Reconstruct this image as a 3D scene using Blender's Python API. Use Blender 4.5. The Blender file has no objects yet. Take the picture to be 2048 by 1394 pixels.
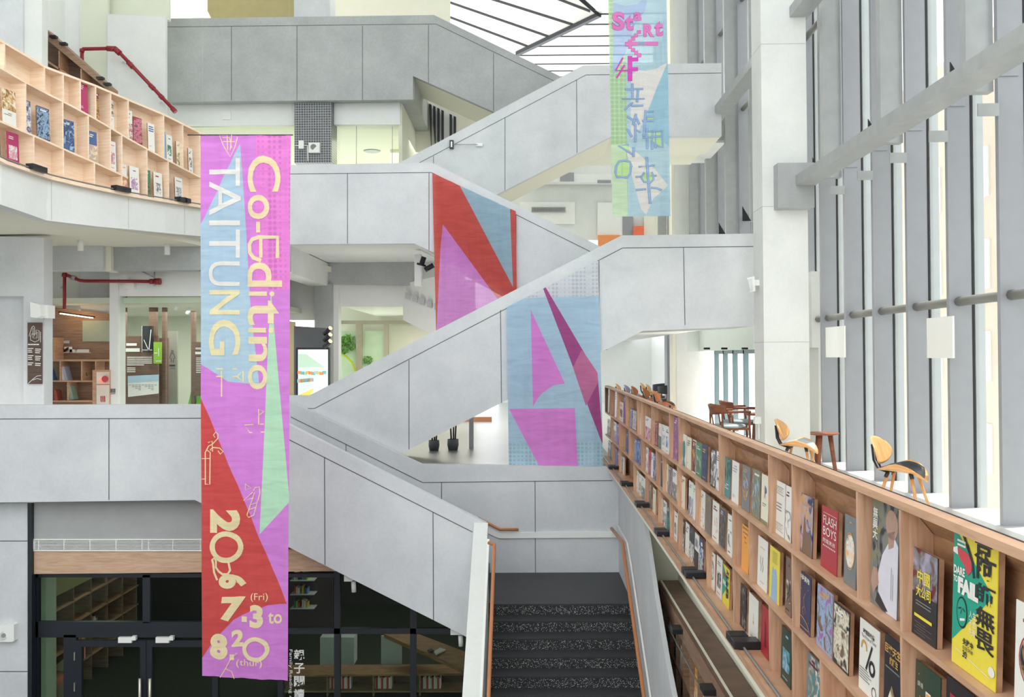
import bpy, bmesh, math, random
from mathutils import Vector, Matrix, noise
random.seed(7)
S = bpy.context.scene
COL = S.collection
# ------------------------------------------------------------------ camera
F = 1850.0
YAW, PITCH, ROLL = 0.0146, 0.0086, -0.008
RC = Matrix.Rotation(YAW, 3, 'Z') @ Matrix.Rotation(math.pi/2 + PITCH, 3, 'X') @ Matrix.Rotation(ROLL, 3, 'Z')
cam = bpy.data.cameras.new('camera'); camo = bpy.data.objects.new('camera', cam); COL.objects.link(camo)
camo.matrix_world = RC.to_4x4()
cam.sensor_width = 36.0; cam.lens = 36.0*F/2048.0; cam.clip_end = 400; cam.clip_start = 0.05
S.camera = camo
# ------------------------------------------------------------------ light
S.view_settings.view_transform = 'Standard'; S.view_settings.look = 'None'
S.view_settings.gamma = 1.0; S.view_settings.use_curve_mapping = False
S.view_settings.exposure = 1.02
w = bpy.data.worlds.new('sky'); S.world = w; w.use_nodes = True
bg = w.node_tree.nodes['Background']; bg.inputs[0].default_value = (0.94, 0.972, 1.0, 1); bg.inputs[1].default_value = 1.5
sun = bpy.data.lights.new('sun', 'SUN'); sun.energy = 5.0; sun.angle = math.radians(0.6); sun.color = (1, 0.93, 0.82)
suno = bpy.data.objects.new('sun', sun); COL.objects.link(suno)
suno.rotation_euler = Vector((-0.24, -0.07, -1.0)).to_track_quat('-Z', 'Y').to_euler()

# ------------------------------------------------------------------ measuring
def ray(px, py):
    return RC @ Vector(((px-1024)/F, -(py-697)/F, -1.0))
def at(px, py, Y):
    d = ray(px, py); return d*(Y/d.y)
def atz(px, py, Z):
    d = ray(px, py); return d*(Z/d.z)
def atx(px, py, X):
    d = ray(px, py); return d*(X/d.x)

# ------------------------------------------------------------------ materials
def lin(c): return tuple((x/12.92 if x <= 0.04045 else ((x+0.055)/1.055)**2.4) for x in c)
def rgb(r, g, b): return lin((r/255, g/255, b/255)) + (1,)
MATS = {}
def newmat(name):
    m = bpy.data.materials.new(name); m.use_nodes = True
    nt = m.node_tree; b = nt.nodes['Principled BSDF']; return m, nt, b
def plain(name, col, rough=0.6, metal=0.0, var=0.04, scale=6.0, bump=0.0):
    if name in MATS: return MATS[name]
    m, nt, b = newmat(name)
    b.inputs['Roughness'].default_value = rough; b.inputs['Metallic'].default_value = metal
    tc = nt.nodes.new('ShaderNodeTexCoord'); n = nt.nodes.new('ShaderNodeTexNoise')
    n.inputs['Scale'].default_value = scale; n.inputs['Detail'].default_value = 4
    nt.links.new(tc.outputs['Object'], n.inputs['Vector'])
    r = nt.nodes.new('ShaderNodeValToRGB')
    r.color_ramp.elements[0].position = 0.3; r.color_ramp.elements[1].position = 0.7
    r.color_ramp.elements[0].color = tuple(max(0, c*(1-var)) for c in col[:3])+(1,)
    r.color_ramp.elements[1].color = tuple(min(1, c*(1+var)) for c in col[:3])+(1,)
    nt.links.new(n.outputs['Fac'], r.inputs[0]); nt.links.new(r.outputs[0], b.inputs['Base Color'])
    if bump:
        bp = nt.nodes.new('ShaderNodeBump'); bp.inputs['Strength'].default_value = bump; bp.inputs['Distance'].default_value = 0.01
        nt.links.new(n.outputs['Fac'], bp.inputs['Height']); nt.links.new(bp.outputs[0], b.inputs['Normal'])
    MATS[name] = m; return m
def concrete(name, col, c2, c3=None):
    m, nt, b = newmat(name)
    b.inputs['Roughness'].default_value = 0.62
    tc = nt.nodes.new('ShaderNodeTexCoord')
    n = nt.nodes.new('ShaderNodeTexNoise'); n.inputs['Scale'].default_value = 1.3; n.inputs['Detail'].default_value = 9; n.inputs['Roughness'].default_value = 0.62
    n2 = nt.nodes.new('ShaderNodeTexNoise'); n2.inputs['Scale'].default_value = 22; n2.inputs['Detail'].default_value = 5
    nt.links.new(tc.outputs['Object'], n.inputs['Vector']); nt.links.new(tc.outputs['Object'], n2.inputs['Vector'])
    r = nt.nodes.new('ShaderNodeValToRGB'); e = r.color_ramp.elements
    e[0].position = 0.32; e[0].color = c2; e[1].position = 0.66; e[1].color = col
    mx = nt.nodes.new('ShaderNodeMix'); mx.data_type = 'RGBA'; mx.blend_type = 'OVERLAY'; mx.inputs[0].default_value = 0.12
    nt.links.new(n.outputs['Fac'], r.inputs[0]); nt.links.new(r.outputs[0], mx.inputs[6]); nt.links.new(n2.outputs['Fac'], mx.inputs[7])
    nt.links.new(mx.outputs[2], b.inputs['Base Color'])
    MATS[name] = m; return m
def wood(name, c1, c2, scale=1.0, rough=0.5, axis=(1.2, 1.2, 14)):
    m, nt, b = newmat(name); b.inputs['Roughness'].default_value = rough
    tc = nt.nodes.new('ShaderNodeTexCoord'); mp = nt.nodes.new('ShaderNodeMapping'); mp.inputs['Scale'].default_value = tuple(a*scale for a in axis)
    n = nt.nodes.new('ShaderNodeTexNoise'); n.inputs['Scale'].default_value = 3.0; n.inputs['Detail'].default_value = 7; n.inputs['Distortion'].default_value = 0.9
    r = nt.nodes.new('ShaderNodeValToRGB'); e = r.color_ramp.elements
    e[0].position = 0.35; e[0].color = c2; e[1].position = 0.62; e[1].color = c1
    nt.links.new(tc.outputs['Object'], mp.inputs[0]); nt.links.new(mp.outputs[0], n.inputs['Vector'])
    nt.links.new(n.outputs['Fac'], r.inputs[0]); nt.links.new(r.outputs[0], b.inputs['Base Color'])
    MATS[name] = m; return m
def glassm(name, tint, refl=0.08, rough=0.0):
    m = bpy.data.materials.new(name); m.use_nodes = True; nt = m.node_tree; nt.nodes.clear()
    o = nt.nodes.new('ShaderNodeOutputMaterial'); t = nt.nodes.new('ShaderNodeBsdfTransparent'); t.inputs[0].default_value = tint
    g = nt.nodes.new('ShaderNodeBsdfGlossy'); g.inputs['Roughness'].default_value = rough
    f = nt.nodes.new('ShaderNodeFresnel'); f.inputs[0].default_value = 1.45
    a = nt.nodes.new('ShaderNodeMath'); a.operation = 'MULTIPLY_ADD'; a.inputs[1].default_value = 0.35; a.inputs[2].default_value = refl
    nt.links.new(f.outputs[0], a.inputs[0])
    x = nt.nodes.new('ShaderNodeMixShader'); nt.links.new(a.outputs[0], x.inputs[0]); nt.links.new(t.outputs[0], x.inputs[1]); nt.links.new(g.outputs[0], x.inputs[2])
    nt.links.new(x.outputs[0], o.inputs[0]); MATS[name] = m; return m
def emit(name, col, st):
    m = bpy.data.materials.new(name); m.use_nodes = True; b = m.node_tree.nodes['Principled BSDF']
    b.inputs['Base Color'].default_value = col; b.inputs['Emission Color'].default_value = col; b.inputs['Emission Strength'].default_value = st
    MATS[name] = m; return m
def fabric(name, col, trans=0.35, alpha=1.0, grid=False):
    m, nt, b = newmat(name); nt.nodes.remove(b)
    o = nt.nodes['Material Output']
    tc = nt.nodes.new('ShaderNodeTexCoord')
    mp = nt.nodes.new('ShaderNodeMapping'); mp.inputs['Rotation'].default_value = (0, 0.6, 0); mp.inputs['Scale'].default_value = (1.2, 1, 7)
    n = nt.nodes.new('ShaderNodeTexNoise'); n.inputs['Scale'].default_value = 1.6; n.inputs['Detail'].default_value = 6; n.inputs['Distortion'].default_value = 1.5
    nt.links.new(tc.outputs['Object'], mp.inputs[0]); nt.links.new(mp.outputs[0], n.inputs['Vector'])
    r = nt.nodes.new('ShaderNodeValToRGB'); e = r.color_ramp.elements
    e[0].position = 0.3; e[1].position = 0.7
    e[0].color = tuple(c*0.90 for c in col[:3])+(1,); e[1].color = tuple(min(1, c*1.06+0.01) for c in col[:3])+(1,)  # diagonal tone streaks put wrinkle shading into the cloth colour
    nt.links.new(n.outputs['Fac'], r.inputs[0])
    colout = r.outputs[0]
    if grid:
        br = nt.nodes.new('ShaderNodeTexVoronoi'); br.inputs['Scale'].default_value = 16; br.inputs['Randomness'].default_value = 0.0
        nt.links.new(tc.outputs['Object'], br.inputs['Vector'])
        rr = nt.nodes.new('ShaderNodeValToRGB'); rr.color_ramp.elements[0].position = 0.35; rr.color_ramp.elements[1].position = 0.5
        rr.color_ramp.elements[0].color = (1, 1, 1, 1); rr.color_ramp.elements[1].color = (0, 0, 0, 1)
        nt.links.new(br.outputs['Distance'], rr.inputs[0])
        mx = nt.nodes.new('ShaderNodeMix'); mx.data_type = 'RGBA'; nt.links.new(rr.outputs[0], mx.inputs[0])
        nt.links.new(colout, mx.inputs[6]); mx.inputs[7].default_value = tuple(c*0.8+0.0 for c in col[:3])+(1,)
        colout = mx.outputs[2]
    d = nt.nodes.new('ShaderNodeBsdfDiffuse'); t = nt.nodes.new('ShaderNodeBsdfTranslucent')
    nt.links.new(colout, d.inputs[0]); nt.links.new(colout, t.inputs[0])
    x = nt.nodes.new('ShaderNodeMixShader'); x.inputs[0].default_value = trans
    nt.links.new(d.outputs[0], x.inputs[1]); nt.links.new(t.outputs[0], x.inputs[2])
    if alpha < 1:
        tr = nt.nodes.new('ShaderNodeBsdfTransparent'); y = nt.nodes.new('ShaderNodeMixShader'); y.inputs[0].default_value = alpha
        nt.links.new(tr.outputs[0], y.inputs[1]); nt.links.new(x.outputs[0], y.inputs[2]); x = y
    nt.links.new(x.outputs[0], o.inputs[0]); MATS[name] = m; return m

CONC = concrete('concrete', rgb(216, 219, 222), rgb(200, 204, 208))
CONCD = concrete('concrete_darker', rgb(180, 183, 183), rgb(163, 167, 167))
CONCW = concrete('concrete_pale', rgb(228, 230, 228), rgb(218, 221, 219))
JOINT = plain('panel_joint', rgb(70, 72, 74))
WHITE = plain('white_plaster', rgb(236, 238, 236), 0.7, var=0.015)
CREAM = plain('cream_plaster', rgb(232, 230, 214), 0.7, var=0.015)
GREENW = plain('pale_green_paint', rgb(222, 226, 208), 0.7, var=0.015)
OAKV = wood('oak_upright', rgb(206, 166, 138), rgb(186, 144, 114), axis=(12, 12, 1.1))
OAK = wood('light_oak', rgb(200, 158, 128), rgb(180, 136, 106))
OAKL = wood('bleached_oak', rgb(248, 226, 202), rgb(238, 210, 182))
OAKE = wood('oak_edge', rgb(206, 166, 136), rgb(188, 146, 116))
OAKD = wood('oak_back', rgb(176, 132, 98), rgb(148, 106, 76), axis=(1.2, 2, 9))
BROWN = wood('brown_laminate', rgb(122, 94, 78), rgb(100, 76, 62))
BROWND = wood('brown_shelf', rgb(160, 130, 108), rgb(138, 108, 86))
BANDW = wood('wood_band', rgb(208, 176, 150), rgb(190, 154, 126))
STEEL = plain('grey_steel', rgb(168, 171, 172), 0.4, 0.15, 0.06)
FIN = plain('grey_fin', rgb(152, 154, 160), 0.45, 0.1, 0.03)
FINL = plain('pale_fin', rgb(196, 198, 202), 0.5, 0.0, 0.03)
FIND = plain('fin_edge', rgb(132, 132, 128), 0.45, 0.1, 0.03)
BLACK = plain('black_metal', rgb(38, 40, 44), 0.4, 0.2)
BLACKF = plain('black_frame', rgb(28, 33, 42), 0.4)
GASKET = plain('black_gasket', rgb(30, 30, 34), 0.6)
RED = plain('red_pipe_paint', rgb(140, 28, 40), 0.35)
WPAINT = plain('white_paint', rgb(240, 241, 238), 0.4, var=0.01)
STONE = plain('dark_stone', rgb(50, 52, 54), 0.5, var=0.12, scale=3)
NOSE = plain('stair_nosing', rgb(52, 53, 54), 0.5)
COPPER = plain('wood_handrail', rgb(186, 120, 76), 0.35, 0.0, 0.06)
FLOORG = plain('grey_floor', rgb(142, 144, 142), 0.35, var=0.05, scale=2)
FLOORL = plain('pale_floor', rgb(226, 226, 222), 0.4, var=0.03, scale=2)
GLASS = glassm('clear_glass', (0.95, 0.98, 0.96, 1), 0.01)
GLASSG = glassm('green_glass', (0.95, 0.98, 0.93, 1), 0.01)
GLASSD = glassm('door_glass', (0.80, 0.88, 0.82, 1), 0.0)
def terrazzo():
    m, nt, b = newmat('black_terrazzo'); b.inputs['Roughness'].default_value = 0.3
    tc = nt.nodes.new('ShaderNodeTexCoord'); v = nt.nodes.new('ShaderNodeTexVoronoi'); v.inputs['Scale'].default_value = 70
    v2 = nt.nodes.new('ShaderNodeTexNoise'); v2.inputs['Scale'].default_value = 45; v2.inputs['Detail'].default_value = 2
    nt.links.new(tc.outputs['Object'], v.inputs['Vector']); nt.links.new(tc.outputs['Object'], v2.inputs['Vector'])
    r = nt.nodes.new('ShaderNodeValToRGB'); e = r.color_ramp.elements
    e[0].position = 0.24; e[0].color = (0.75, 0.76, 0.74, 1); e[1].position = 0.33; e[1].color = (0.022, 0.024, 0.028, 1)
    r2 = nt.nodes.new('ShaderNodeValToRGB'); r2.color_ramp.elements[0].position = 0.40; r2.color_ramp.elements[1].position = 0.46
    mx = nt.nodes.new('ShaderNodeMix'); mx.data_type = 'RGBA'; mx.inputs[6].default_value = (0.022, 0.024, 0.028, 1)
    nt.links.new(v.outputs['Distance'], r.inputs[0]); nt.links.new(v2.outputs['Fac'], r2.inputs[0])
    nt.links.new(r2.outputs[0], mx.inputs[0]); nt.links.new(r.outputs[0], mx.inputs[7]); nt.links.new(mx.outputs[2], b.inputs['Base Color'])
    MATS['terrazzo'] = m; return m
TERR = terrazzo()
def tilem():
    m, nt, b = newmat('dark_mosaic'); b.inputs['Roughness'].default_value = 0.35
    tc = nt.nodes.new('ShaderNodeTexCoord'); sp = nt.nodes.new('ShaderNodeSeparateXYZ'); cb = nt.nodes.new('ShaderNodeCombineXYZ')
    nt.links.new(tc.outputs['Object'], sp.inputs[0]); nt.links.new(sp.outputs[0], cb.inputs[0]); nt.links.new(sp.outputs[2], cb.inputs[1])
    br = nt.nodes.new('ShaderNodeTexBrick'); br.offset = 0.0; br.inputs['Scale'].default_value = 1.0
    br.inputs['Brick Width'].default_value = 0.055; br.inputs['Row Height'].default_value = 0.055; br.inputs['Mortar Size'].default_value = 0.004
    br.inputs['Color1'].default_value = rgb(84, 88, 94); br.inputs['Color2'].default_value = rgb(66, 70, 78); br.inputs['Mortar'].default_value = rgb(190, 192, 190)
    nt.links.new(cb.outputs[0], br.inputs['Vector']); nt.links.new(br.outputs[0], b.inputs['Base Color']); return m
TILE = tilem()

# ------------------------------------------------------------------ mesh helpers
class MB:
    def __init__(s): s.bm = bmesh.new(); s.mats = []
    def mi(s, m):
        if m not in s.mats: s.mats.append(m)
        return s.mats.index(m)
    def faces(s, pts, idx, m):
        vs = [s.bm.verts.new(p) for p in pts]; k = s.mi(m); out = []
        for f in idx:
            try: fc = s.bm.faces.new([vs[i] for i in f]); fc.material_index = k; out.append(fc)
            except ValueError: pass
        return out
    def box(s, a, b, m, M=None):
        x0, y0, z0 = a; x1, y1, z1 = b
        P = [Vector(p) for p in ((x0,y0,z0),(x1,y0,z0),(x1,y1,z0),(x0,y1,z0),(x0,y0,z1),(x1,y0,z1),(x1,y1,z1),(x0,y1,z1))]
        if M: P = [M @ p for p in P]
        s.faces(P, [(0,3,2,1),(4,5,6,7),(0,1,5,4),(1,2,6,5),(2,3,7,6),(3,0,4,7)], m)
    def prism(s, pts, vec, m):
        n = len(pts); v = Vector(vec); P = [Vector(p) for p in pts] + [Vector(p)+v for p in pts]
        s.faces(P, [tuple(range(n)), tuple(range(2*n-1, n-1, -1))] + [(i, i+n, (i+1) % n+n, (i+1) % n) for i in range(n)], m)
    def tube(s, path, r, m, n=10, cap=True, rr=None):
        path = [Vector(p) for p in path]; rings = []; k = s.mi(m); up = None
        for i, p in enumerate(path):
            a = path[max(i-1, 0)]; b = path[min(i+1, len(path)-1)]; t = (b-a).normalized()
            if up is None:
                up = t.orthogonal().normalized()
            up = (up - t*up.dot(t)).normalized(); sd = t.cross(up)
            q = rr[i] if rr else r
            rings.append([s.bm.verts.new(p + (up*math.cos(2*math.pi*j/n)+sd*math.sin(2*math.pi*j/n))*q) for j in range(n)])
        for i in range(len(rings)-1):
            for j in range(n):
                f = s.bm.faces.new((rings[i][j], rings[i][(j+1) % n], rings[i+1][(j+1) % n], rings[i+1][j])); f.material_index = k; f.smooth = n > 4
        if cap:
            for rg in (rings[0][::-1], rings[-1]):
                f = s.bm.faces.new(rg); f.material_index = k
    def lathe(s, prof, m, n=20, c=(0,0,0)):
        c = Vector(c); k = s.mi(m); rings = []
        for (r, z) in prof:
            rings.append([s.bm.verts.new(c+Vector((max(r, 1e-4)*math.cos(2*math.pi*j/n), max(r, 1e-4)*math.sin(2*math.pi*j/n), z))) for j in range(n)])
        for i in range(len(rings)-1):
            for j in range(n):
                f = s.bm.faces.new((rings[i][j], rings[i][(j+1) % n], rings[i+1][(j+1) % n], rings[i+1][j])); f.material_index = k; f.smooth = True
        for rg in (rings[0][::-1], rings[-1]):
            f = s.bm.faces.new(rg); f.material_index = k
    def sweep(s, plan, o0, o1, z0, z1, m):
        # plan: list of (x,y); offsets to the side (+ = normal side); makes a solid ribbon
        n = len(plan); N = normals(plan); A = []
        for i, (p, q) in enumerate(zip(plan, N)):
            for (o, z) in ((o0, z0), (o1, z0), (o1, z1), (o0, z1)):
                A.append(Vector((p[0]+q[0]*o, p[1]+q[1]*o, z(i) if callable(z) else z)))
        idx = [(0, 1, 2, 3), tuple(4*(n-1)+j for j in (3, 2, 1, 0))]
        for i in range(n-1):
            for j in range(4):
                idx.append((4*i+j, 4*(i+1)+j, 4*(i+1)+(j+1) % 4, 4*i+(j+1) % 4))
        s.faces(A, idx, m)
    def build(s, name, parent=None, M=None, bevel=0, **tags):
        bmesh.ops.recalc_face_normals(s.bm, faces=s.bm.faces[:])
        me = bpy.data.meshes.new(name); s.bm.to_mesh(me); s.bm.free()
        for m in s.mats: me.materials.append(m)
        o = bpy.data.objects.new(name, me); COL.objects.link(o)
        if parent: o.parent = parent
        if M is not None: o.matrix_local = M
        if bevel:
            b = o.modifiers.new('bevel', 'BEVEL'); b.width = bevel; b.segments = 2; b.limit_method = 'ANGLE'
        tag(o, **tags); return o
def normals(plan):
    N = []
    for i in range(len(plan)):
        a = plan[max(i-1, 0)]; b = plan[min(i+1, len(plan)-1)]
        d = Vector((b[0]-a[0], b[1]-a[1])).normalized(); N.append((d.y, -d.x))
    return N
def tag(o, label=None, cat=None, group=None, kind=None):
    if label: o['label'] = label
    if cat: o['category'] = cat
    if group: o['group'] = group
    if kind: o['kind'] = kind
def empty(name, loc, rz=0, **tags):
    o = bpy.data.objects.new(name, None); COL.objects.link(o); o.location = loc; o.rotation_euler = (0, 0, rz); o.empty_display_size = 0.1
    tag(o, **tags); return o
def boxo(name, a, b, m, parent=None, **t):
    mb = MB(); mb.box(a, b, m); return mb.build(name, parent, **t)
def plate(name, Y, px, m, d=0.1, parent=None, **t):
    """a slab standing in the plane Y=const with the outline measured at that distance"""
    mb = MB(); mb.prism([at(x, y, Y) for x, y in px], (0, d, 0), m); return mb.build(name, parent, **t)
def rc(x0, y0, x1, y1): return [(x0, y0), (x1, y0), (x1, y1), (x0, y1)]
def prect(mb, Y, x0, y0, x1, y1, m, d=0.05):
    mb.prism([at(x, y, Y) for x, y in rc(x0, y0, x1, y1)], (0, d, 0), m)
def copy_tree(o, parent=None):
    c = o.copy(); COL.objects.link(c); c.parent = parent
    for ch in [x for x in o.children]: 
        k = copy_tree(ch, c)
    return c
FONTC = {}
def text_polys(txt, bold=0.0, spacing=1.0):
    """text as a flat mesh: verts 2D normalised to its own box 0..1, plus faces"""
    key = (txt, bold, spacing)
    if key in FONTC: return FONTC[key]
    cu = bpy.data.curves.new('t', 'FONT'); cu.body = txt; cu.size = 1; cu.resolution_u = 4; cu.offset = bold; cu.space_character = spacing
    cu.align_x = 'LEFT'; cu.fill_mode = 'FRONT'
    ob = bpy.data.objects.new('t', cu); COL.objects.link(ob)
    dg = bpy.context.evaluated_depsgraph_get(); ev = ob.evaluated_get(dg); me = ev.to_mesh()
    V = [v.co.copy() for v in me.vertices]; Fc = [tuple(p.vertices) for p in me.polygons]
    ev.to_mesh_clear(); bpy.data.objects.remove(ob); bpy.data.curves.remove(cu)
    if V:
        x0 = min(v.x for v in V); x1 = max(v.x for v in V); y0 = min(v.y for v in V); y1 = max(v.y for v in V)
        V = [((v.x-x0)/max(x1-x0, 1e-6), (v.y-y0)/max(y1-y0, 1e-6)) for v in V]
    FONTC[key] = (V, Fc, (x1-x0)/(y1-y0) if V else 1); return FONTC[key]
def text_into(mb, txt, box, m, fn, rot=0, bold=0.0, grid=None, shear=0.0, spacing=1.0):
    """fit text in box (u0,v0,u1,v1), v down; rot=90: turned clockwise. fn maps (u,v) to a point"""
    V, Fc, _ = text_polys(txt, bold, spacing); u0, v0, u1, v1 = box; b2 = bmesh.new(); vs = []
    for (a, c) in V:
        if rot == 0: u = u0+(u1-u0)*(a+shear*c); v = v1-(v1-v0)*c
        else: u = u0+(u1-u0)*c; v = v0+(v1-v0)*a
        vs.append(b2.verts.new((u, v, 0)))
    for f in Fc:
        try: b2.faces.new([vs[i] for i in f])
        except ValueError: pass
    if grid: gridcut(b2, grid)
    k = mb.mi(m); mp = {}
    for v in b2.verts: mp[v] = mb.bm.verts.new(fn(v.co.x, v.co.y))
    for f in b2.faces:
        try: nf = mb.bm.faces.new([mp[v] for v in f.verts]); nf.material_index = k
        except ValueError: pass
    b2.free()
def gridcut(b2, g):
    xs = [v.co.x for v in b2.verts]; ys = [v.co.y for v in b2.verts]
    if not xs: return
    gx, gy = g
    def run(lo, hi, st, ax):
        c = math.ceil(lo/st)*st
        while c < hi:
            co = (c, 0, 0) if ax == 0 else (0, c, 0); no = (1, 0, 0) if ax == 0 else (0, 1, 0)
            bmesh.ops.bisect_plane(b2, geom=b2.verts[:]+b2.edges[:]+b2.faces[:], plane_co=co, plane_no=no); c += st
    run(min(xs), max(xs), gx, 0); run(min(ys), max(ys), gy, 1)
def stroke(mb, pts, wd, m, fn):
    """flat ribbon through 2D pts"""
    k = mb.mi(m); P = [Vector((p[0], p[1])) for p in pts]; L = []; R = []
    for i, p in enumerate(P):
        t = (P[min(i+1, len(P)-1)]-P[max(i-1, 0)]); t.normalize(); n = Vector((-t.y, t.x))*wd/2
        ext = t*wd/2*(-1 if i == 0 else 1 if i == len(P)-1 else 0)
        L.append(mb.bm.verts.new(fn(*(p+n+ext)))); R.append(mb.bm.verts.new(fn(*(p-n+ext))))
    for i in range(len(P)-1):
        f = mb.bm.faces.new((L[i], L[i+1], R[i+1], R[i])); f.material_index = k
def ring(cx, cy, rx, ry, a0=0, a1=360, n=28):
    return [(cx+rx*math.cos(math.radians(a0+(a1-a0)*i/n)), cy+ry*math.sin(math.radians(a0+(a1-a0)*i/n))) for i in range(n+1)]

# ================================================================== STRUCTURE
YA, YA2, YB, YC, YD, YE = 12.6, 14.4, 14.56, 16.4, 18.4, 20.3
L1, L2, L3 = -5.35, -1.70, 2.40
def joint(mb, Y, pts, wd=0.010):
    for (a, b) in zip(pts[:-1], pts[1:]):
        A = at(a[0], a[1], Y); B = at(b[0], b[1], Y); t = (B-A).normalized(); n = Vector((-t.z, 0, t.x))*wd/2
        mb.prism([A+n, B+n, B-n, A-n], (0, -0.003, 0), JOINT)
        # the quads overlap the panel face by nothing: they stand 3 mm proud like a filled joint
def parapet(name, Y, out, joints, m=None, d=0.15, parent=None, cap=True, **t):
    mb = MB(); mb.prism([at(x, y, Y) for x, y in out], (0, d, 0), m or CONC)
    for j in joints: joint(mb, Y, j)
    return mb.build(name, parent, **t)
def soffit(name, Y0, Y1, pts, th, m, parent):
    mb = MB(); P = [at(x, y, Y0) for x, y in pts]
    mb.prism([p+Vector((0, 0, 0.004)) for p in P]+[p+Vector((0, 0, th)) for p in P[::-1]], (0, Y1-Y0, 0), m)
    return mb.build(name, parent)
def steps_between(name, Y0, Y1, A, B, n, m, parent):
    """A,B: (x,z) of lower and upper floor line; sawtooth prism"""
    mb = MB(); pts = []; dx = (B[0]-A[0])/n; dz = (B[1]-A[1])/n
    for i in range(n):
        pts += [(A[0]+dx*i, A[1]+dz*i), (A[0]+dx*i, A[1]+dz*(i+1))]
    pts.append(B); pts += [(B[0], B[1]-0.15), (A[0]+dx, A[1]-0.15), (A[0], A[1]-0.1)]
    mb.prism([(x, Y0, z) for x, z in pts], (0, Y1-Y0, 0), m)
    return mb.build(name, parent)

# ---- lowest flight (second floor down to the landing)
tA = empty('staircase', at(496, 1000, YA), label='lowest concrete stair flight, falling from the long parapet at left to the dark landing', cat='staircase', group='concrete stair flights')
def rel(o, *obs):
    for k in obs:
        k.parent = o; k.matrix_parent_inverse = Matrix.Translation(-o.location)
pa = parapet('parapet', YA, [(-60, 811), (0, 810), (496, 809), (972, 1047), (972, 1300), (955, 1286), (918, 1266), (390, 1000), (0, 1005), (-60, 1006)],
    [[(-60, 838), (0, 838), (492, 836), (945, 1064)], [(218, 837), (218, 1000)], [(649, 914), (650, 1130)], [(866, 1025), (867, 1240)], [(430, 837), (430, 1018)]])
sa = soffit('soffit', YA+0.15, YA2, [(390, 1000), (918, 1266)], 0.16, CONC, None)
A0 = at(520, 900, YA); sta = steps_between('steps', YA+0.15, YA2, (at(960, 0, YA).x, -3.36), (at(500, 0, YA).x, -1.70), 11, STONE, None)
pr = parapet('rear_parapet', YA2, [(430, 804), (582, 804), (842, 929), (842, 1175), (430, 1000)],
    [[(582, 834), (845, 965)], [(692, 888), (692, 960)]])
rel(tA, pa, sa, sta, pr)
# left landing slab behind the long parapet
boxo('floor', (-9.5, YA+0.15, -1.98), (at(500, 0, YA).x, 24.0, L2), FLOORG, kind='structure')
boxo('floor', (at(500, 0, YA).x+0.002, YA2+0.15, -2.0), (1.42, 34.0, L2), FLOORG, kind='structure')
boxo('floor', (1.422, YA2+0.15, -2.0), (4.9, 34.0, L2), FLOORL, kind='structure')

# ---- landing at the foot and its walls
boxo('floor', (-0.95, 12.64, -3.6), (1.44, YA2+0.1, -3.36), STONE, kind='structure')
parapet('wall_landing', YA2, [(842, 929), (1248, 934), (1248, 1160), (842, 1160)],
    [[(845, 965), (1225, 961)], [(883, 965), (883, 1030)], [(1070, 963), (1071, 1150)]], CONC, kind='structure')
# solid wall on the right of the stair
mb = MB(); xw = 1.42
prof = [(YA2+0.15, -1.74), (YA2+0.15, -6.4), (2.5, -6.6), (8.4, -3.72), (9.6, -3.15), (10.4, -2.66), (11.0, -2.2), (11.5, -1.92), (11.9, -1.80)]
mb.prism([(xw, y, z) for y, z in prof], (0.05, 0, 0), CONC); mb.build('wall_stair_side', kind='structure')
boxo('wall_below_bookshelf', (1.85, 2.0, -6.0), (2.0, YA2+0.2, -2.0), CREAM, kind='structure')
boxo('wall_light_catcher', (1.5, 11.4, -5.3), (1.85, 11.5, -1.8), CREAM, kind='structure')  # added facing the viewer so this gap catches more light

# ---- stair toward the viewer
NZ, NY, RISE, TREAD = -3.36, 12.6, 0.1475, 0.28
ts = empty('staircase', (0.48, 12.6, -4.4), label='dark stair with speckled risers coming down from the landing between two handrails', cat='staircase')
xl, xr = -0.50, 1.41
for i in range(11):
    z = NZ-RISE*i; y = NY-TREAD*i
    r = boxo('riser', (xl, y-0.012, z-RISE), (xr, y+0.06, z-0.022), TERR); n_ = boxo('tread', (xl, y-TREAD-0.01, z-RISE-0.03), (xr, y, z-RISE), STONE)
    q = boxo('nosing', (xl, y-0.03, z-0.022), (xr, y+0.045, z+0.002), NOSE)
    rel(ts, r, n_, q)
# sloping side parapet
tp = MB(); z0, z1 = -2.26, -2.26-0.575*6.6
tp.prism([(-0.72, 12.6, z0), (-0.72, 12.6, -3.9), (-0.72, 6.0, -7.2), (-0.72, 6.0, z1)], (0.19, 0, 0), CONCW)
tp.build('stair_side_parapet', label='white concrete parapet sloping down the left side of the dark stair', cat='parapet')

def handrail(name, path, r, m, label, brk=None, grp=None):
    t = empty(name, path[0], label=label, cat='handrail', group=grp)
    mb = MB(); mb.tube(path, r, m, 10); o = mb.build('rail'); rel(t, o)
    if brk:
        for (a, b) in brk:
            mb = MB(); mb.tube([a, b], 0.008, WPAINT, 6); rel(t, mb.build('bracket'))
    return t
P = lambda x, y, X: atx(x, y, X)
rl = [Vector((-0.36, 11.95, -2.42)), Vector((-0.42, 11.9, -2.42)), Vector((-0.42, 11.8, -2.44))]+[Vector((-0.42, 11.8-d, -2.44-0.575*d)) for d in (1, 2, 3, 4, 5)]
handrail('handrail', [Vector((-0.5, 11.95, -2.40))]+rl[1:], 0.022, COPPER, 'orange wood handrail along the white sloping parapet, left of the stair')
mb = MB()
for (za, zb) in ((-2.5, -2.62),):
    mb.prism([(-0.53, 12.3, -2.42), (-0.53, 12.3, -2.56), (-0.53, 6.0, -2.56-0.575*6.3), (-0.53, 6.0, -2.42-0.575*6.3)], (0.03, 0, 0), WPAINT)
mb.build('light_channel', label='white metal light channel fixed below the left stair handrail', cat='light channel')
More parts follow.
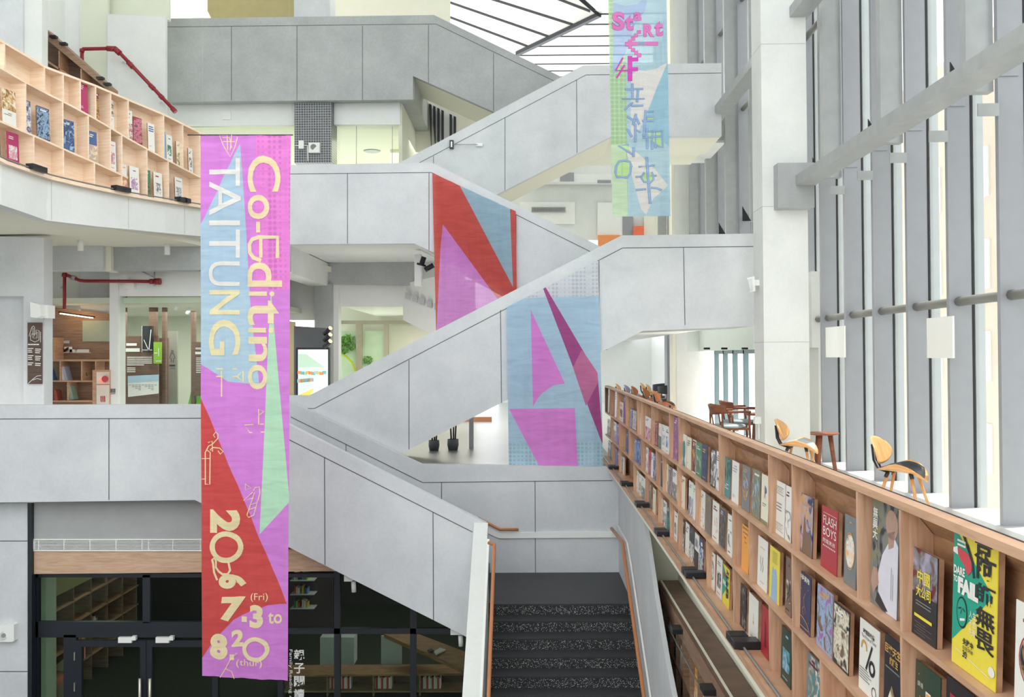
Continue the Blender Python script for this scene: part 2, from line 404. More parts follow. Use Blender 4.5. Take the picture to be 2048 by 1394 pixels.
rr = [at(1223, 1057, 14.25)]; rr += [Vector((1.34, 13.0, -2.62)), Vector((1.32, 12.6, -2.74))]+[Vector((1.32, 12.6-d, -2.74-0.585*d)) for d in (1, 2, 3, 4, 5, 6)]
handrail('handrail', rr, 0.024, COPPER, 'orange wood handrail on the grey wall, right of the stair')
mb = MB()
c0 = Vector((1.39, 14.3, -2.62)); pts = [c0, Vector((1.39, 13.0, -2.62)), Vector((1.39, 12.6, -2.80)), Vector((1.39, 6.6, -2.80-0.585*6))]
mb.prism(pts+[p+Vector((0, 0, -0.12)) for p in pts[::-1]], (0.025, 0, 0), WPAINT)
mb.build('light_channel', label='white metal light channel along the grey wall, right of the stair', cat='light channel')
mb = MB()
mb.prism([at(x, y, YA2-0.03) for x, y in [(930, 1032), (1000, 1066), (1232, 1063), (1232, 1075), (998, 1077), (930, 1045)]], (0, 0.03, 0), WPAINT)
mb.build('light_channel', label='white metal light channel across the rear landing wall', cat='light channel')
handrail('handrail', [at(955, 1036, YA2-0.08), at(975, 1046, YA2-0.08), at(1000, 1059, YA2-0.08), at(1037, 1059, YA2-0.08)], 0.022, COPPER, 'short bent orange wood handrail above the rear landing wall channel')

# ---- upper flights
def flight(Y, W, label, out, joints, sof, m, sm, stp=None, grp='concrete stair flights'):
    t = empty('staircase', at(out[0][0], out[0][1], Y), label=label, cat='staircase', group=grp)
    a = parapet('parapet', Y, out, joints, m)
    bpts = sof
    s_ = soffit('soffit', Y+0.15, Y+W, bpts, 0.22, sm, None)
    hi = [(x, y-0) for x, y in out]
    rel(t, a, s_)
    if stp:
        A, B, n = stp; s2 = steps_between('steps', Y+0.15, Y+W-0.15, A, B, n, STONE, None); rel(t, s2)
    return t
flight(YB, 1.75, 'middle concrete stair flight rising from the display screen to the white column', 
    [(560, 791), (618, 791), (1243, 471), (1512, 467), (1512, 652), (1285, 662), (817, 900), (770, 925), (560, 925)],
    [[(590, 817), (629, 817), (1245, 496), (1512, 493)], [(818, 720), (818, 899)], [(1001, 620), (1003, 806)], [(1367, 495), (1370, 650)], [(1198, 522), (1198, 705)]],
    [(790, 912), (1285, 662), (1512, 652)], CONC, CONCW, ((-3.4, L2), (1.35, 0.85), 15))
flight(YC, 1.75, 'stair flight and parapet with the red banner, falling right from the third floor',
    [(396, 333), (582, 330), (863, 325), (1215, 500), (1215, 700), (872, 507), (828, 487), (396, 490)],
    [[(396, 350), (585, 348), (863, 345), (1190, 508)], [(695, 347), (695, 487)], [(858, 346), (858, 500)], [(1032, 430), (1032, 590)]],
    [(396, 490), (828, 487), (1215, 700)], CONC, CONCW, ((1.35, 0.85), (-1.7, L3), 9))
flight(YD, 1.85, 'upper concrete stair flight rising right behind the red banner to the tall pale banner',
    [(760, 346), (1166, 131), (1443, 126), (1443, 272), (1222, 273), (1000, 386), (760, 500)],
    [[(800, 346), (1172, 150), (1443, 146)], [(867, 312), (867, 420)], [(1010, 236), (1010, 381)], [(1153, 160), (1154, 306)]],
    [(800, 488), (1000, 386), (1222, 273), (1443, 272)], CONC, CREAM, ((-2.9, L3), (1.2, 4.9), 15))
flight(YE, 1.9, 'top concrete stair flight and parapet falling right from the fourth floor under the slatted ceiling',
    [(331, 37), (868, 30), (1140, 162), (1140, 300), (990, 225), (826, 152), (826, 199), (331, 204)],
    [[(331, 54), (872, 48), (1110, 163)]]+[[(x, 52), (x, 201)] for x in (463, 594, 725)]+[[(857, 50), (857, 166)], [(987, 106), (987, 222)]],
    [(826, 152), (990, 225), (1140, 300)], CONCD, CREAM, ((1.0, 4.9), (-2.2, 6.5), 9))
# fourth floor slab behind that parapet and third floor slab
boxo('floor', (at(331, 0, YE).x, YE+0.15, at(0, 204, YE).z), (at(826, 0, YE).x, 27, at(0, 204, YE).z+0.7), CONCD, kind='structure')
boxo('floor', (-9.0, YC+0.16, at(0, 490, YC).z), (at(840, 0, YC).x, 20.1, L3), CONCW, kind='structure')
boxo('floor', (-9.0, 20.1, 2.0), (at(850, 0, YC).x, 27, L3), CONCW, kind='structure')
boxo('floor', (1.3, YD+0.16, at(0, 272, YD).z+0.01), (at(1443, 0, YD).x, 22.0, 4.9), CREAM, kind='structure')
boxo('floor', (1.4, YB+0.16, at(0, 655, YB).z+0.01), (3.75, 17.5, 0.85), CONCW, kind='structure')

# ---- third floor interior behind (331-800, 200-330)
def S_(name, Y, px, m, d=0.1): return plate(name, Y, px, m, d, kind='structure')
S_('wall_beam_upper', 20.7, rc(300, 205, 590, 250), WHITE, 0.15)
S_('wall_beam_upper', 20.7, rc(668, 202, 800, 249), WHITE, 0.15)
S_('column_mosaic', 20.45, rc(589, 198, 663, 326), TILE, 0.6)
S_('window_1', 20.9, rc(300, 250, 590, 345), GLASSG, 0.02)
S_('window_2', 20.9, rc(664, 249, 800, 345), GLASSG, 0.02)
boxo('ceiling', (-9, 20.9, at(740, 252, 20.9).z+0.02), (at(800, 0, 20.9).x, 27, at(740, 252, 20.9).z+0.12), CREAM, kind='structure')
S_('wall_upper_back', 26.5, rc(200, 150, 830, 420), GREENW, 0.1)
boxo('wall_upper_side', (at(800, 250, 21).x, 20.75, L3), (at(800, 250, 21).x+0.08, 26.5, 5.9), GREENW, kind='structure')
mb = MB()
for x in (712, 784):
    prect(mb, 20.86, x, 249, x+1, 345, STEEL, 0.02)
mb.build('trim_1', kind='structure')
# wall on the right with slatted window
S_('wall_upper_right', 23.4, [(780, 140), (1000, 140), (1000, 400), (780, 420)], CREAM, 0.1)
g = empty('slatted_grille', at(885, 240, 23.3), label='black vertical slat grille in the cream wall behind the crossing stairs', cat='grille')
mb = MB()
mb.prism([at(x, y, 23.36) for x, y in [(856, 203), (914, 232), (914, 300), (880, 300)]], (0, 0.02, 0), WPAINT); rel(g, mb.build('backing'))
mb = MB()
for i in range(7):
    x = 858+i*8.2
    if i == 4: continue
    yt = 206+(x-856)*0.5; mb.prism([at(px, py, 23.25) for px, py in [(x, yt), (x+4.6, yt+2), (x+4.6, 300), (max(x, 858), 300 if i > 2 else 215+i*32)]], (0, 0.08, 0), BLACK)
rel(g, mb.build('slats'))

# ---- fourth floor glimpses
S_('wall_top_back', 26.9, [(300, -120), (900, -120), (900, 60), (300, 60)], CREAM, 0.1)
S_('column_top', 20.9, rc(588, -60, 660, 36), CONC, 0.6)
S_('wall_top_left', 23.0, [(415, -60), (588, -60), (588, 40), (415, 40)], plain('olive_panel', rgb(178, 166, 120)), 0.1)
for i, (a, b) in enumerate(((352, 383), (385, 420))):
    mb = MB(); mb.prism([at(x, y, 21.5+0.1*i) for x, y in [(a-16, -30), (a+2, -30), (b, 34), (b-14, 34)]], (0, 0.06, 0), emit('lamp_glow_%d' % i, (1.0, 0.93, 0.62, 1), 1.3))
    mb.build('linear_lamp', label=('inner' if i else 'outer')+' glowing linear lamp slanting above the top parapet at its left end', cat='lamp')

# ---- slatted ceiling
ZC = 10.2
F1, F2, F3 = atz(1034, 105, ZC), atz(1199, 26, ZC), atz(1040, -120, ZC)
farL = atz(1034, 190, ZC)
mb = MB()
mb.prism([farL, atz(1500, 190, ZC), atz(1500, -150, ZC), F3, F2, F1], (0, 0, 0.1), WPAINT)
for y in (27, 48, 72, 92, 110, 128, 142, 154):
    xl_ = 1200-(y-26)*2.09
    A = atz(xl_, y, ZC); B = atz(1500, y-4, ZC); mb.prism([A, B, B+Vector((0, 0.07, 0)), A+Vector((0, 0.07, 0))], (0, 0, -0.02), GASKET)
mb.build('ceiling', kind='structure')
G = [F1, F2, F3]; tiltp = atz(700, -40, ZC+3.4)
nrm = (F2-F1).cross(tiltp-F1).normalized()
def onp(x, y):
    d = ray(x, y); return d*((F1.dot(nrm))/(d.dot(nrm)))
mb = MB()
mb.prism([onp(1034, 105), onp(1199, 26), onp(1150, -8), onp(1060, -120), onp(560, -150), onp(560, 60), onp(820, 110)], nrm*(0.1 if nrm.z > 0 else -0.1), plain('ceiling_board', rgb(224, 220, 214), 0.4))
lo = nrm*(-0.02 if nrm.z > 0 else 0.02)
for (a, b) in (((820, 4), (1057, 93)), ((800, -30), (1098, 73)), ((940, -16), (1146, 49)), ((1060, -24), (1180, 22))):
    A, B = onp(*a), onp(*b); t = (B-A).normalized(); n = nrm.cross(t)*0.04
    mb.prism([A+n, B+n, B-n, A-n], lo, GASKET)
mb.build('ceiling', kind='structure')
mb = MB(); dz = Vector((0, 0, -0.05)); mb.tube([F1+dz, F2+dz, onp(1159, -8)+dz, onp(1090, -90)+dz], 0.09, BLACK, 4)
mb.build('trim_2', kind='structure')
# unseen roof slab added above the atrium (keeps the high sun off the stairs)
boxo('sun_block_roof', (-12, 1.0, 12.6), (5.2, 34, 12.8), WHITE, kind='structure')

# ---- behind the stairs in the middle right
BK = 28.0
S_('wall_far', BK, [(960, 300), (1420, 300), (1420, 480), (960, 480)], CONCW, 0.1)
def onw(name, x0, y0, x1, y1, m, Y=BK-0.06, d=0.05): return S_(name, Y, rc(x0, y0, x1, y1), m, d)
onw('trim_3', 1030, 348, 1240, 364, WHITE, BK-0.5, 0.4)
onw('trim_4', 1040, 404, 1150, 448, WHITE)
onw('trim_5', 1195, 405, 1262, 470, WHITE, BK-0.08)
onw('trim_6', 1196, 470, 1240, 500, plain('orange_paint', rgb(236, 150, 90)), BK-0.2)
onw('trim_7', 1267, 452, 1288, 490, plain('coral_paint', rgb(238, 120, 82)), BK-0.2)
onw('window_3', 1120, 345, 1148, 362, FIN, BK-0.55)
onw('window_4', 1195, 360, 1222, 366, FIN, BK-0.55)
onw('trim_8', 1245, 433, 1266, 470, FIN, BK-0.1)
onw('trim_9', 1288, 430, 1318, 480, CREAM, BK-0.1)
mb = MB(); prect(mb, 24.6, 1316, 366, 1332, 480, STEEL, 0.1); prect(mb, 24.6, 1333, 366, 1335, 480, WPAINT, 0.1); prect(mb, 24.6, 1336, 366, 1347, 480, STEEL, 0.1)
mb.build('window_5', kind='structure')
g = empty('air_vent', at(1100, 418, BK-0.1), label='long grey louvred air vent in the white wall behind the middle stairs', cat='air vent')
mb = MB(); prect(mb, BK-0.12, 1063, 414, 1131, 424, STEEL, 0.05); rel(g, mb.build('frame'))
mb = MB()
for i in range(26): prect(mb, BK-0.14, 1065+i*2.5, 415.5, 1066+i*2.5, 422.5, FIND, 0.02)
rel(g, mb.build('louvre'))

# ---- right side: columns, glazing
def col(name, x0, y0, x1, y1, z0, z1, m=CONCW): return boxo(name, (x0, y0, z0), (x1, y1, z1), m, kind='structure')
mb = MB(); mb.box((3.39, 13.2, -1.7), (4.03, 13.75, 12.6), CONCW)
for z in (0.17, 4.42, 2.1):
    mb.box((3.388, 13.197, z), (4.032, 13.75, z+0.008), plain('column_seam', rgb(190, 190, 184)))
mb.build('column_near', kind='structure')
mb = MB(); mb.box((3.9, 24.0, -1.7), (4.62, 24.6, 12.6), CONCW); mb.build('column_far', kind='structure')
boxo('wall_column_side', (3.82, 24.01, -1.7), (3.9, 24.6, 12.6), CREAM, kind='structure')
tb = empty('steel_beam', (3.93, 13.0, 2.35), label='long grey steel beam running past the window wall from a square bracket on the column', cat='beam')
o = boxo('beam', (3.80, 0.8, 2.36), (4.07, 13.1, 2.50), STEEL); o2 = boxo('end_bracket', (3.55, 12.98, 2.05), (4.06, 13.2, 2.68), STEEL)
rel(tb, o, o2)
tb2 = empty('steel_beam', (3.93, 20, 4.75), label='upper far grey steel beam behind the white column with a square bracket', cat='beam')
o = boxo('beam', (3.80, 0.8, 4.80), (4.07, 20.0, 4.95), STEEL); o2 = boxo('end_bracket', (3.80, 19.8, 4.58), (4.34, 20.0, 5.2), STEEL)
rel(tb2, o, o2)
boxo('beam_concrete', (3.82, 20.0, 4.58), (4.35, 22.1, 5.2), CONCW, kind='structure')
# fins
YS = [14.15+1.06*k for k in range(-12, 17)]
for k, y in enumerate(YS):
    low = L2 if y < 15 else 1.3
    t = empty('window_mullion', (4.6, y, low), label=None, cat='mullion', group='steel mullions of the window wall')
    t['label'] = 'grey steel mullion of the tall window wall'
    rel(t, boxo('tube', (4.5, y-0.03, low), (4.74, y+0.03, 12.6), FIN), boxo('outer_fin', (4.775, y-0.025, low), (4.88, y+0.025, 12.6), FINL), boxo('gasket', (4.74, y-0.036, low), (4.762, y+0.036, 12.6), GASKET))
    if k % 2 == 1:
        rel(t, boxo('deep_column', (4.24, y+0.05, 2.50), (4.5, y+0.17, 12.6), STEEL))
        mb = MB(); mb.prism([(4.08, y+0.02, 2.5), (4.24, y+0.02, 2.5), (4.08, y+0.02, 2.78)], (0, 0.02, 0), BLACK); rel(t, mb.build('gusset'))
    if y < 13.5:
        rel(t, boxo('fixing_plate', (4.3, y-0.05, 2.24), (4.5, y-0.035, 2.36), STEEL))
        for z in (2.62,): rel(t, boxo('fixing_plate', (4.51, y-0.045, z), (4.69, y-0.032, z+0.2), FIN))
for i, y in enumerate(YS[:-1]):
    for z in ((0.545,) if y < 14.5 else ())+(2.85, 5.15, 7.45):
        if z < 1.5 or y > 14 or (z > 5 and i % 3 == 0):
            mb = MB(); mb.tube([(4.6, y+0.032, z), (4.6, y+1.028, z)], 0.05, FIND, 8)
            o = mb.build('window_transom', label='short grey round transom bar between two mullions of the window wall', cat='transom', group='transom bars of the window wall')
for i, (y0, y1) in enumerate(((YS[0], 14.6), (14.6, YS[-1]))):
    boxo('window_%d' % (6+i), (4.763, y0, L2 if i == 0 else 1.3), (4.773, y1, 12.6), GLASS, kind='structure')
boxo('trim_10', (4.45, 1.0, L2), (4.8, 14.6, L2+0.06), FINL, kind='structure')
boxo('wall_window_base', (4.5, 14.6, 0.1), (4.8, 24, 1.3), WHITE, kind='structure')
mb = MB()
for y in (18.6, 19.6, 20.6, 21.6, 22.6): mb.box((4.6, y-0.05, L2), (4.7, y+0.05, 0.1), plain('teal_frame', rgb(120, 142, 148)))
mb.box((4.6, 18.6, 0.02), (4.7, 22.6, 0.1), MATS['teal_frame']); mb.build('door_1', kind='structure')
boxo('wall_right_mid', (4.6, 14.6, L2), (4.7, 18.55, 0.1), WHITE, kind='structure')
boxo('wall_far_reading', (-1, 33.9, L2), (4.9, 34, 1.9), WHITE, kind='structure')
boxo('ceiling', (1.35, 17.5, 0.55), (3.9, 34, 0.7), WHITE, kind='structure')
boxo('wall_right_far', (4.6, 24.6, L2), (4.7, 34, 1.3), WHITE, kind='structure')
boxo('trim_11', (4.0, 26.2, L2), (4.1, 26.7, 0.6), FIN, kind='structure')
# glass screen with hinges below the landing
t = empty('glass_panel', (3.6, 18, 0.3), label='clear hanging glass smoke screen with three black clamps under the right landing', cat='glass panel')
rel(t, plate('pane', 18.0, rc(1375, 640, 1506, 703), GLASS, 0.012))
for x in (1408, 1443, 1484): rel(t, plate('clamp', 17.97, rc(x, 695, x+12, 699), BLACK, 0.05))
# outdoor building
mb = MB(); mb.box((13, 0, -8), (16, 40, 9), plain('beige_render', rgb(232, 208, 188)))
for y in range(2, 38, 3):
    for z in (-6, -3.4, -0.8, 1.8, 4.4): mb.box((12.95, y, z), (13, y+1.4, z+1.4), WPAINT)
mb.build('building', label='pale beige apartment building with white windows outside the window wall', cat='building')
for i, (y0, y1, zt, zb) in enumerate(((9.68, 10.3, 0.385, -0.055), (12.95, 13.75, 0.39, -0.05))):
    boxo('notice_board', (4.44, y0, zb), (4.46, y1, zt), WPAINT, label=('nearer' if i == 0 else 'farther')+' blank white rectangular board fixed on the window mullions', cat='board')
# wall lamp on column
t = empty('emergency_lamp', Vector((3.3, 13.45, 1.05)), label='white emergency lamp on the near side of the tall white column', cat='lamp')
rel(t, plate('housing', 13.4, [(1494, 556), (1509, 552), (1511, 582), (1501, 584)], WPAINT, 0.12), plate('lens', 13.38, [(1496, 559), (1503, 557), (1505, 580), (1500, 580)], plain('lens', rgb(220, 222, 224), 0.1), 0.02),
    boxo('bracket', (at(1508, 560, 13.4).x, 13.42, 1.0), (3.39, 13.5, 1.08), WPAINT))

# ================================================================== LEFT SIDE
LP = [(-40, 10.7, 50, 110, 216, 300, 394), (0, 10.95, 77, 132, 240, 321, 410), (45, 11.35, 104, 159, 260, 337, 425), (90, 11.8, 131, 183, 279, 352, 441), (140, 12.2, 150, 208, 302, 364, 447), (191, 12.6, 169, 236, 324, 375, 453),
      (256, 13.2, 197, 275, 354, 388, 459), (328, 13.9, 227, 315, 378, 400, 466), (402, 14.85, 264, 354, 398, 412, 473), (460, 15.9, 292, 385, 410, 422, 478)]
LPL = [(at(x, 300, Y).x, at(x, 300, Y).y) for (x, Y, *_) in LP]
def LZ(k): return lambda i: at(LP[i][0], LP[i][k], LP[i][1]).z
def plan_hit(plan, px, py=300):
    d = ray(px, py); k = d.x/d.y
    f = [p[0]-k*p[1] for p in plan]
    for i in range(len(plan)-1):
        if f[i]*f[i+1] <= 0:
            t = f[i]/(f[i]-f[i+1]); a, b = plan[i], plan[i+1]
            return (a[0]+(b[0]-a[0])*t, a[1]+(b[1]-a[1])*t, i+t, math.atan2(b[1]-a[1], b[0]-a[0]))
    return None
def lerpz(fn, t):
    i = int(t); i = min(i, len(LP)-2); u = t-i; return fn(i)*(1-u)+fn(i+1)*u
def zz(k, dz=0.0):
    f = LZ(k); return lambda i: f(i)+dz
def sweep2(mb, plan, o0, o1, za, zb, m):
    n = len(plan); N = normals(plan); A = []
    for i, (p, q) in enumerate(zip(plan, N)):
        for (o, z) in ((o0, za), (o1, za), (o1, zb), (o0, zb)):
            A.append(Vector((p[0]+q[0]*o, p[1]+q[1]*o, z(i) if callable(z) else z)))
    idx = [(0, 1, 2, 3), tuple(4*(n-1)+j for j in (3, 2, 1, 0))]
    for i in range(n-1):
        for j in range(4): idx.append((4*i+j, 4*(i+1)+j, 4*(i+1)+(j+1) % 4, 4*i+(j+1) % 4))
    mb.faces(A, idx, m)
# balcony fascia + soffit
mb = MB(); sweep2(mb, LPL, -0.15, 0.02, zz(6), zz(5, -0.05), CONCW)
for px in (100, 254, 366):
    h = plan_hit(LPL, px); t = h[2]; a = h[3]; za = lerpz(zz(6), t)+0.01; zb = lerpz(zz(5, -0.06), t); N = Vector((math.sin(a), -math.cos(a), 0)); T = Vector((math.cos(a), math.sin(a), 0))
    c = Vector((h[0], h[1], 0))+N*0.018
    mb.prism([c+T*0.004+Vector((0, 0, za)), c-T*0.004+Vector((0, 0, za)), c-T*0.004+Vector((0, 0, zb)), c+T*0.004+Vector((0, 0, zb))], N*0.004, plain('soft_joint', rgb(186, 188, 188)))
mb.build('balcony_fascia', label='white curved balcony front under the upper bookcase', cat='balcony')
mb = MB(); zs = 1.86
pts = [Vector((x-0.14, y, zs)) for x, y in LPL]
mb.prism(pts+[Vector((-4.2, 20.0, zs)), Vector((-9.5, 20.0, zs)), Vector((-9.5, 9.0, zs)), Vector((LPL[0][0], 9.0, zs))], (0, 0, 0.12), CREAM); mb.build('ceiling', kind='structure')
# bookcase
bk = empty('bookcase', (LPL[4][0], LPL[4][1], 2.4), label='curved pale oak bookcase along the upper left balcony', cat='bookcase')
DL = 0.2
def part(name, fn, parent):
    mb = MB(); fn(mb); o = mb.build(name); rel(parent, o); return o
part('back_panel', lambda m: sweep2(m, LPL, -DL-0.03, -DL, zz(5), zz(2), OAKL), bk)
part('top_board', lambda m: sweep2(m, LPL, -DL, 0.0, zz(2, -0.03), zz(2), OAKL), bk)
part('shelf', lambda m: sweep2(m, LPL, -DL, 0.0, zz(3, -0.025), zz(3), OAKL), bk)
mbp = LPL[:8]
part('shelf', lambda m: sweep2(m, mbp[:7], -DL, 0.0, zz(4, -0.025), zz(4), OAKL), bk)
part('ledge', lambda m: sweep2(m, LPL, -DL, 0.10, zz(5, -0.05), zz(5, -0.01), OAKL), bk)
def ldiv(px, k0, k1):
    h = plan_hit(LPL, px); t = h[2]; z0 = lerpz(zz(k1), t); z1 = lerpz(zz(k0, -0.025), t); a = h[3]
    T = Vector((math.cos(a), math.sin(a), 0)); N = Vector((math.sin(a), -math.cos(a), 0)); c = Vector((h[0], h[1], 0))
    def f(m):
        P = []
        for (s, z) in ((-1, z0), (1, z0), (1, z1), (-1, z1)): P.append(c+T*0.011*s+Vector((0, 0, z)))
        m.prism(P, N*-DL, OAKL)
    part('divider', f, bk)
for px in (10, 90, 127, 161, 192, 222, 257, 328, 366, 400): ldiv(px, 2, 3)
for px in (52, 126, 177, 221, 244): ldiv(px, 3, 4)
for px in (294, 337, 402): ldiv(px, 3, 5)
for px in (68, 127, 189, 244): ldiv(px, 4, 5)
# dark rod with brackets on the ledge
t = empty('ledge_rail', (LPL[4][0], LPL[4][1], 2.4), label='thin dark rail with black clamps along the ledge of the upper curved bookcase', cat='rail')
N = normals(LPL); path = [Vector((p[0]+q[0]*0.085, p[1]+q[1]*0.085, LZ(5)(i)+0.012)) for i, (p, q) in enumerate(zip(LPL, N))]
part('rod', lambda m: m.tube(path, 0.011, FIND, 6), t)
for px in (53, 64, 225, 236, 350, 358):
    h = plan_hit(LPL, px); a = h[3]; z = lerpz(zz(5), h[2]); c = Vector((h[0]+math.sin(a)*0.10, h[1]-math.cos(a)*0.10, z+0.02))
    Mx = Matrix.Translation(c) @ Matrix.Rotation(a, 4, 'Z')
    part('clamp', lambda m: m.box((-0.09, -0.05, -0.03), (0.09, 0.05, 0.04), BLACK, Mx), t)

# ---- upper-left walls
S_('wall_left_upper', 16.0, [(-60, -60), (46, -60), (46, 240), (-60, 240)], CONC, 0.2)
S_('wall_left_upper', 16.05, [(46, -60), (84, -60), (84, 240), (46, 240)], CONCW, 0.2)
S_('wall_left_upper', 19.0, [(84, -60), (160, -60), (160, 300), (84, 300)], WHITE, 0.1)
S_('wall_left_upper', 18.9, [(160, -60), (215, -60), (215, 300), (160, 300)], GREENW, 0.1)
S_('wall_left_upper', 18.8, [(215, 28), (331, 34), (331, 345), (215, 345)], CONCW, 0.1)
S_('wall_left_upper', 19.2, [(200, -60), (338, -60), (338, 40), (200, 40)], GREENW, 0.1)
t = empty('stair_bookcase', at(150, 110, 17), label='dark brown sloping shelf unit climbing behind the upper curved bookcase', cat='bookcase')
def f(m):
    m.prism([at(x, y, 17.0) for x, y in [(85, 52), (217, 170), (217, 182), (85, 72)]], (0, 0.4, 0), BROWND)
part('top_board', f, t)
part('back_panel', lambda m: m.prism([at(x, y, 17.35) for x, y in [(85, 72), (217, 182), (190, 182), (85, 150)]], (0, 0.04, 0), BROWN), t)
part('shelf', lambda m: m.prism([at(x, y, 17.0) for x, y in [(85, 114), (140, 150), (140, 154), (85, 119)]], (0, 0.35, 0), OAK), t)
for x in (117, 161): part('divider', lambda m: m.prism([at(a, b, 17.0) for a, b in [(x, 101+(x-117)*.82), (x+2, 102+(x-117)*.82), (x+2, 175), (x, 175)]], (0, 0.35, 0), OAK), t)
for x, y in ((98, 70), (118, 84), (192, 153), (206, 165)): part('clamp', lambda m: m.box(tuple(at(x, y, 16.9)), tuple(at(x+13, y+4, 16.9)+Vector((0, 0.1, 0))), BLACK), t)

def pipe(name, pts, Y, r, label, rings=()):
    t = empty(name, at(pts[0][0], pts[0][1], Y), label=label, cat='pipe')
    P = [at(x, y, Y) for x, y in pts]; part('tube', lambda m: m.tube(P, r, RED, 12), t)
    for (x, y, x2, y2, k) in rings: part('coupling', lambda m: m.tube([at(x, y, Y), at(x2, y2, Y)], r*k, RED, 12), t)
    return t
t = pipe('fire_pipe', [(164, 124), (164, 100), (166, 98), (216, 97), (228, 98), (236, 102), (350, 222)], 18.4, 0.036, 'red fire pipe bending down across the pale upper left wall', [(214, 97, 232, 98, 1.5), (230, 98, 240, 107, 1.6), (256, 124, 266, 135, 1.35), (300, 170, 308, 178, 1.3), (320, 191, 326, 197, 1.3), (344, 216, 351, 224, 1.35), (164, 104, 164, 98, 1.3)])
for x, y in ((246, 124), (264, 126), (322, 205), (342, 208)): part('wall_clip', lambda m: m.tube([at(x, y, 18.4), at(x, y, 18.8)], 0.02, STEEL, 6), t)

# ---- lower-left walls on the second floor
S_('wall_left', 13.5, [(-80, 470), (88, 476), (88, 812), (47, 812), (47, 592), (-80, 590)], CONC, 0.25)
S_('wall_left_recess', 13.75, [(-80, 590), (47, 592), (47, 812), (-80, 812)], CONC, 0.1)
def brd(mb, Y, x0, y0, x1, y1, m, d=0.008): prect(mb, Y, x0, y0, x1, y1, m, d)
DKB = wood('dark_sign_board', rgb(96, 76, 66), rgb(80, 62, 54))
t = empty('sign_board', at(69, 706, 13.46), label='tall brown sign board with white floor map and lists on the concrete wall', cat='sign')
part('panel', lambda m: brd(m, 13.46, 55, 645, 83, 768, DKB, 0.03), t)
def f(m):
    fn = lambda u, v: at(u, v, 13.452)
    for pts in ([(62, 668), (62, 672), (58, 672), (64, 654), (67, 652), (69, 654), (69, 672)], [(64, 668), (72, 668), (72, 660), (78, 661), (78, 680), (70, 684), (61, 680), (61, 672)], [(66, 656), (66, 676), (74, 676), (74, 664)], [(81, 664), (81, 684)], [(56.5, 767), (66, 758), (74, 752), (82, 751)], [(66, 760), (74, 757), (82, 759)]):
        stroke(m, pts, 0.9, WPAINT, fn)
    for i in range(10):
        if i in (3, 7): continue
        stroke(m, [(56.5, 697+i*3.6), (66-((i*7) % 4), 697+i*3.6)], 1.6, WPAINT, fn); stroke(m, [(71, 698+i*3.6), (81-((i*5) % 4), 698.5+i*3.6)], 1.6, WPAINT, fn)
    for i in range(4): stroke(m, [(57+i*5.6, 689), (60+i*5.6, 689)], 2.2, WPAINT, fn)
part('print', f, t)
t = empty('wall_speaker', at(75, 620, 13.4), label='white wall speaker with a bracket arm above the brown sign board', cat='speaker')
part('housing', lambda m: m.prism([at(x, y, 13.15) for x, y in [(60, 604), (80, 609), (82, 632), (73, 636), (61, 634)]], (0, 0.16, 0), WPAINT), t)
part('mount', lambda m: brd(m, 13.3, 86, 610, 96, 636, WPAINT, 0.2), t)
part('arm', lambda m: m.tube([at(80, 622, 13.3), at(90, 622, 13.4)], 0.05, WPAINT, 8), t)
S_('beam_left', 15.0, [(88, 478), (206, 486), (206, 540), (88, 540)], CONC, 0.3)
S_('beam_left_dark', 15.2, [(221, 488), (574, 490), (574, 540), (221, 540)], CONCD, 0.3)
S_('column_left', 15.1, rc(206, 486, 222, 542), CREAM, 0.3)
S_('wall_exhibit', 16.6, rc(88, 535, 165, 812), WHITE, 0.1)
S_('column_exhibit', 16.4, rc(161, 540, 219, 812), CONC, 0.15)
S_('column_exhibit_white', 15.8, rc(219, 540, 236, 812), WHITE, 0.3)
S_('wall_exhibit_top', 15.85, rc(236, 536, 574, 592), WHITE, 0.15)
S_('wall_exhibit_back', 21.0, [(225, 560), (560, 560), (560, 815), (225, 815)], GREENW, 0.1)
boxo('ceiling', (-9, 16.0, 0.98), (-4.9, 21, 1.08), GREENW, kind='structure')
S_('window_20', 15.88, rc(236, 592, 574, 812), GLASS, 0.012)
t = pipe('fire_pipe', [(129, 618), (129, 552), (131, 549), (143, 554), (150, 557), (160, 561), (170, 562), (318, 563)], 15.7, 0.028, 'red fire pipe running level above the exhibition doorway', [(126, 550, 133, 550, 1.5), (300, 563, 308, 563, 1.6), (310, 563, 321, 563, 2.0)])
part('hanger', lambda m: [m.tube([at(272, 541, 15.7), at(310, 541, 15.7)], 0.012, STEEL, 6), m.tube([at(309, 541, 15.7), at(309, 572, 15.7)], 0.015, STEEL, 6), m.tube([at(284, 543, 15.7), at(307, 554, 15.7)], 0.012, STEEL, 6)], t)
part('hanger', lambda m: [m.tube([at(123, 552, 15.7), at(133, 552, 15.7)], 0.012, STEEL, 6), m.tube([at(121, 576, 15.7), at(129, 572, 15.7)], 0.012, STEEL, 6), m.tube([at(144, 555, 15.7), at(151, 557, 15.7)], 0.045, STEEL, 8)], t)
boxo('wall_light_box', tuple(at(249, 578, 15.75)), tuple(at(268, 565, 15.75)+Vector((0, 0.1, 0))), WPAINT, label='small white square box on the wall under the level red pipe', cat='alarm box')
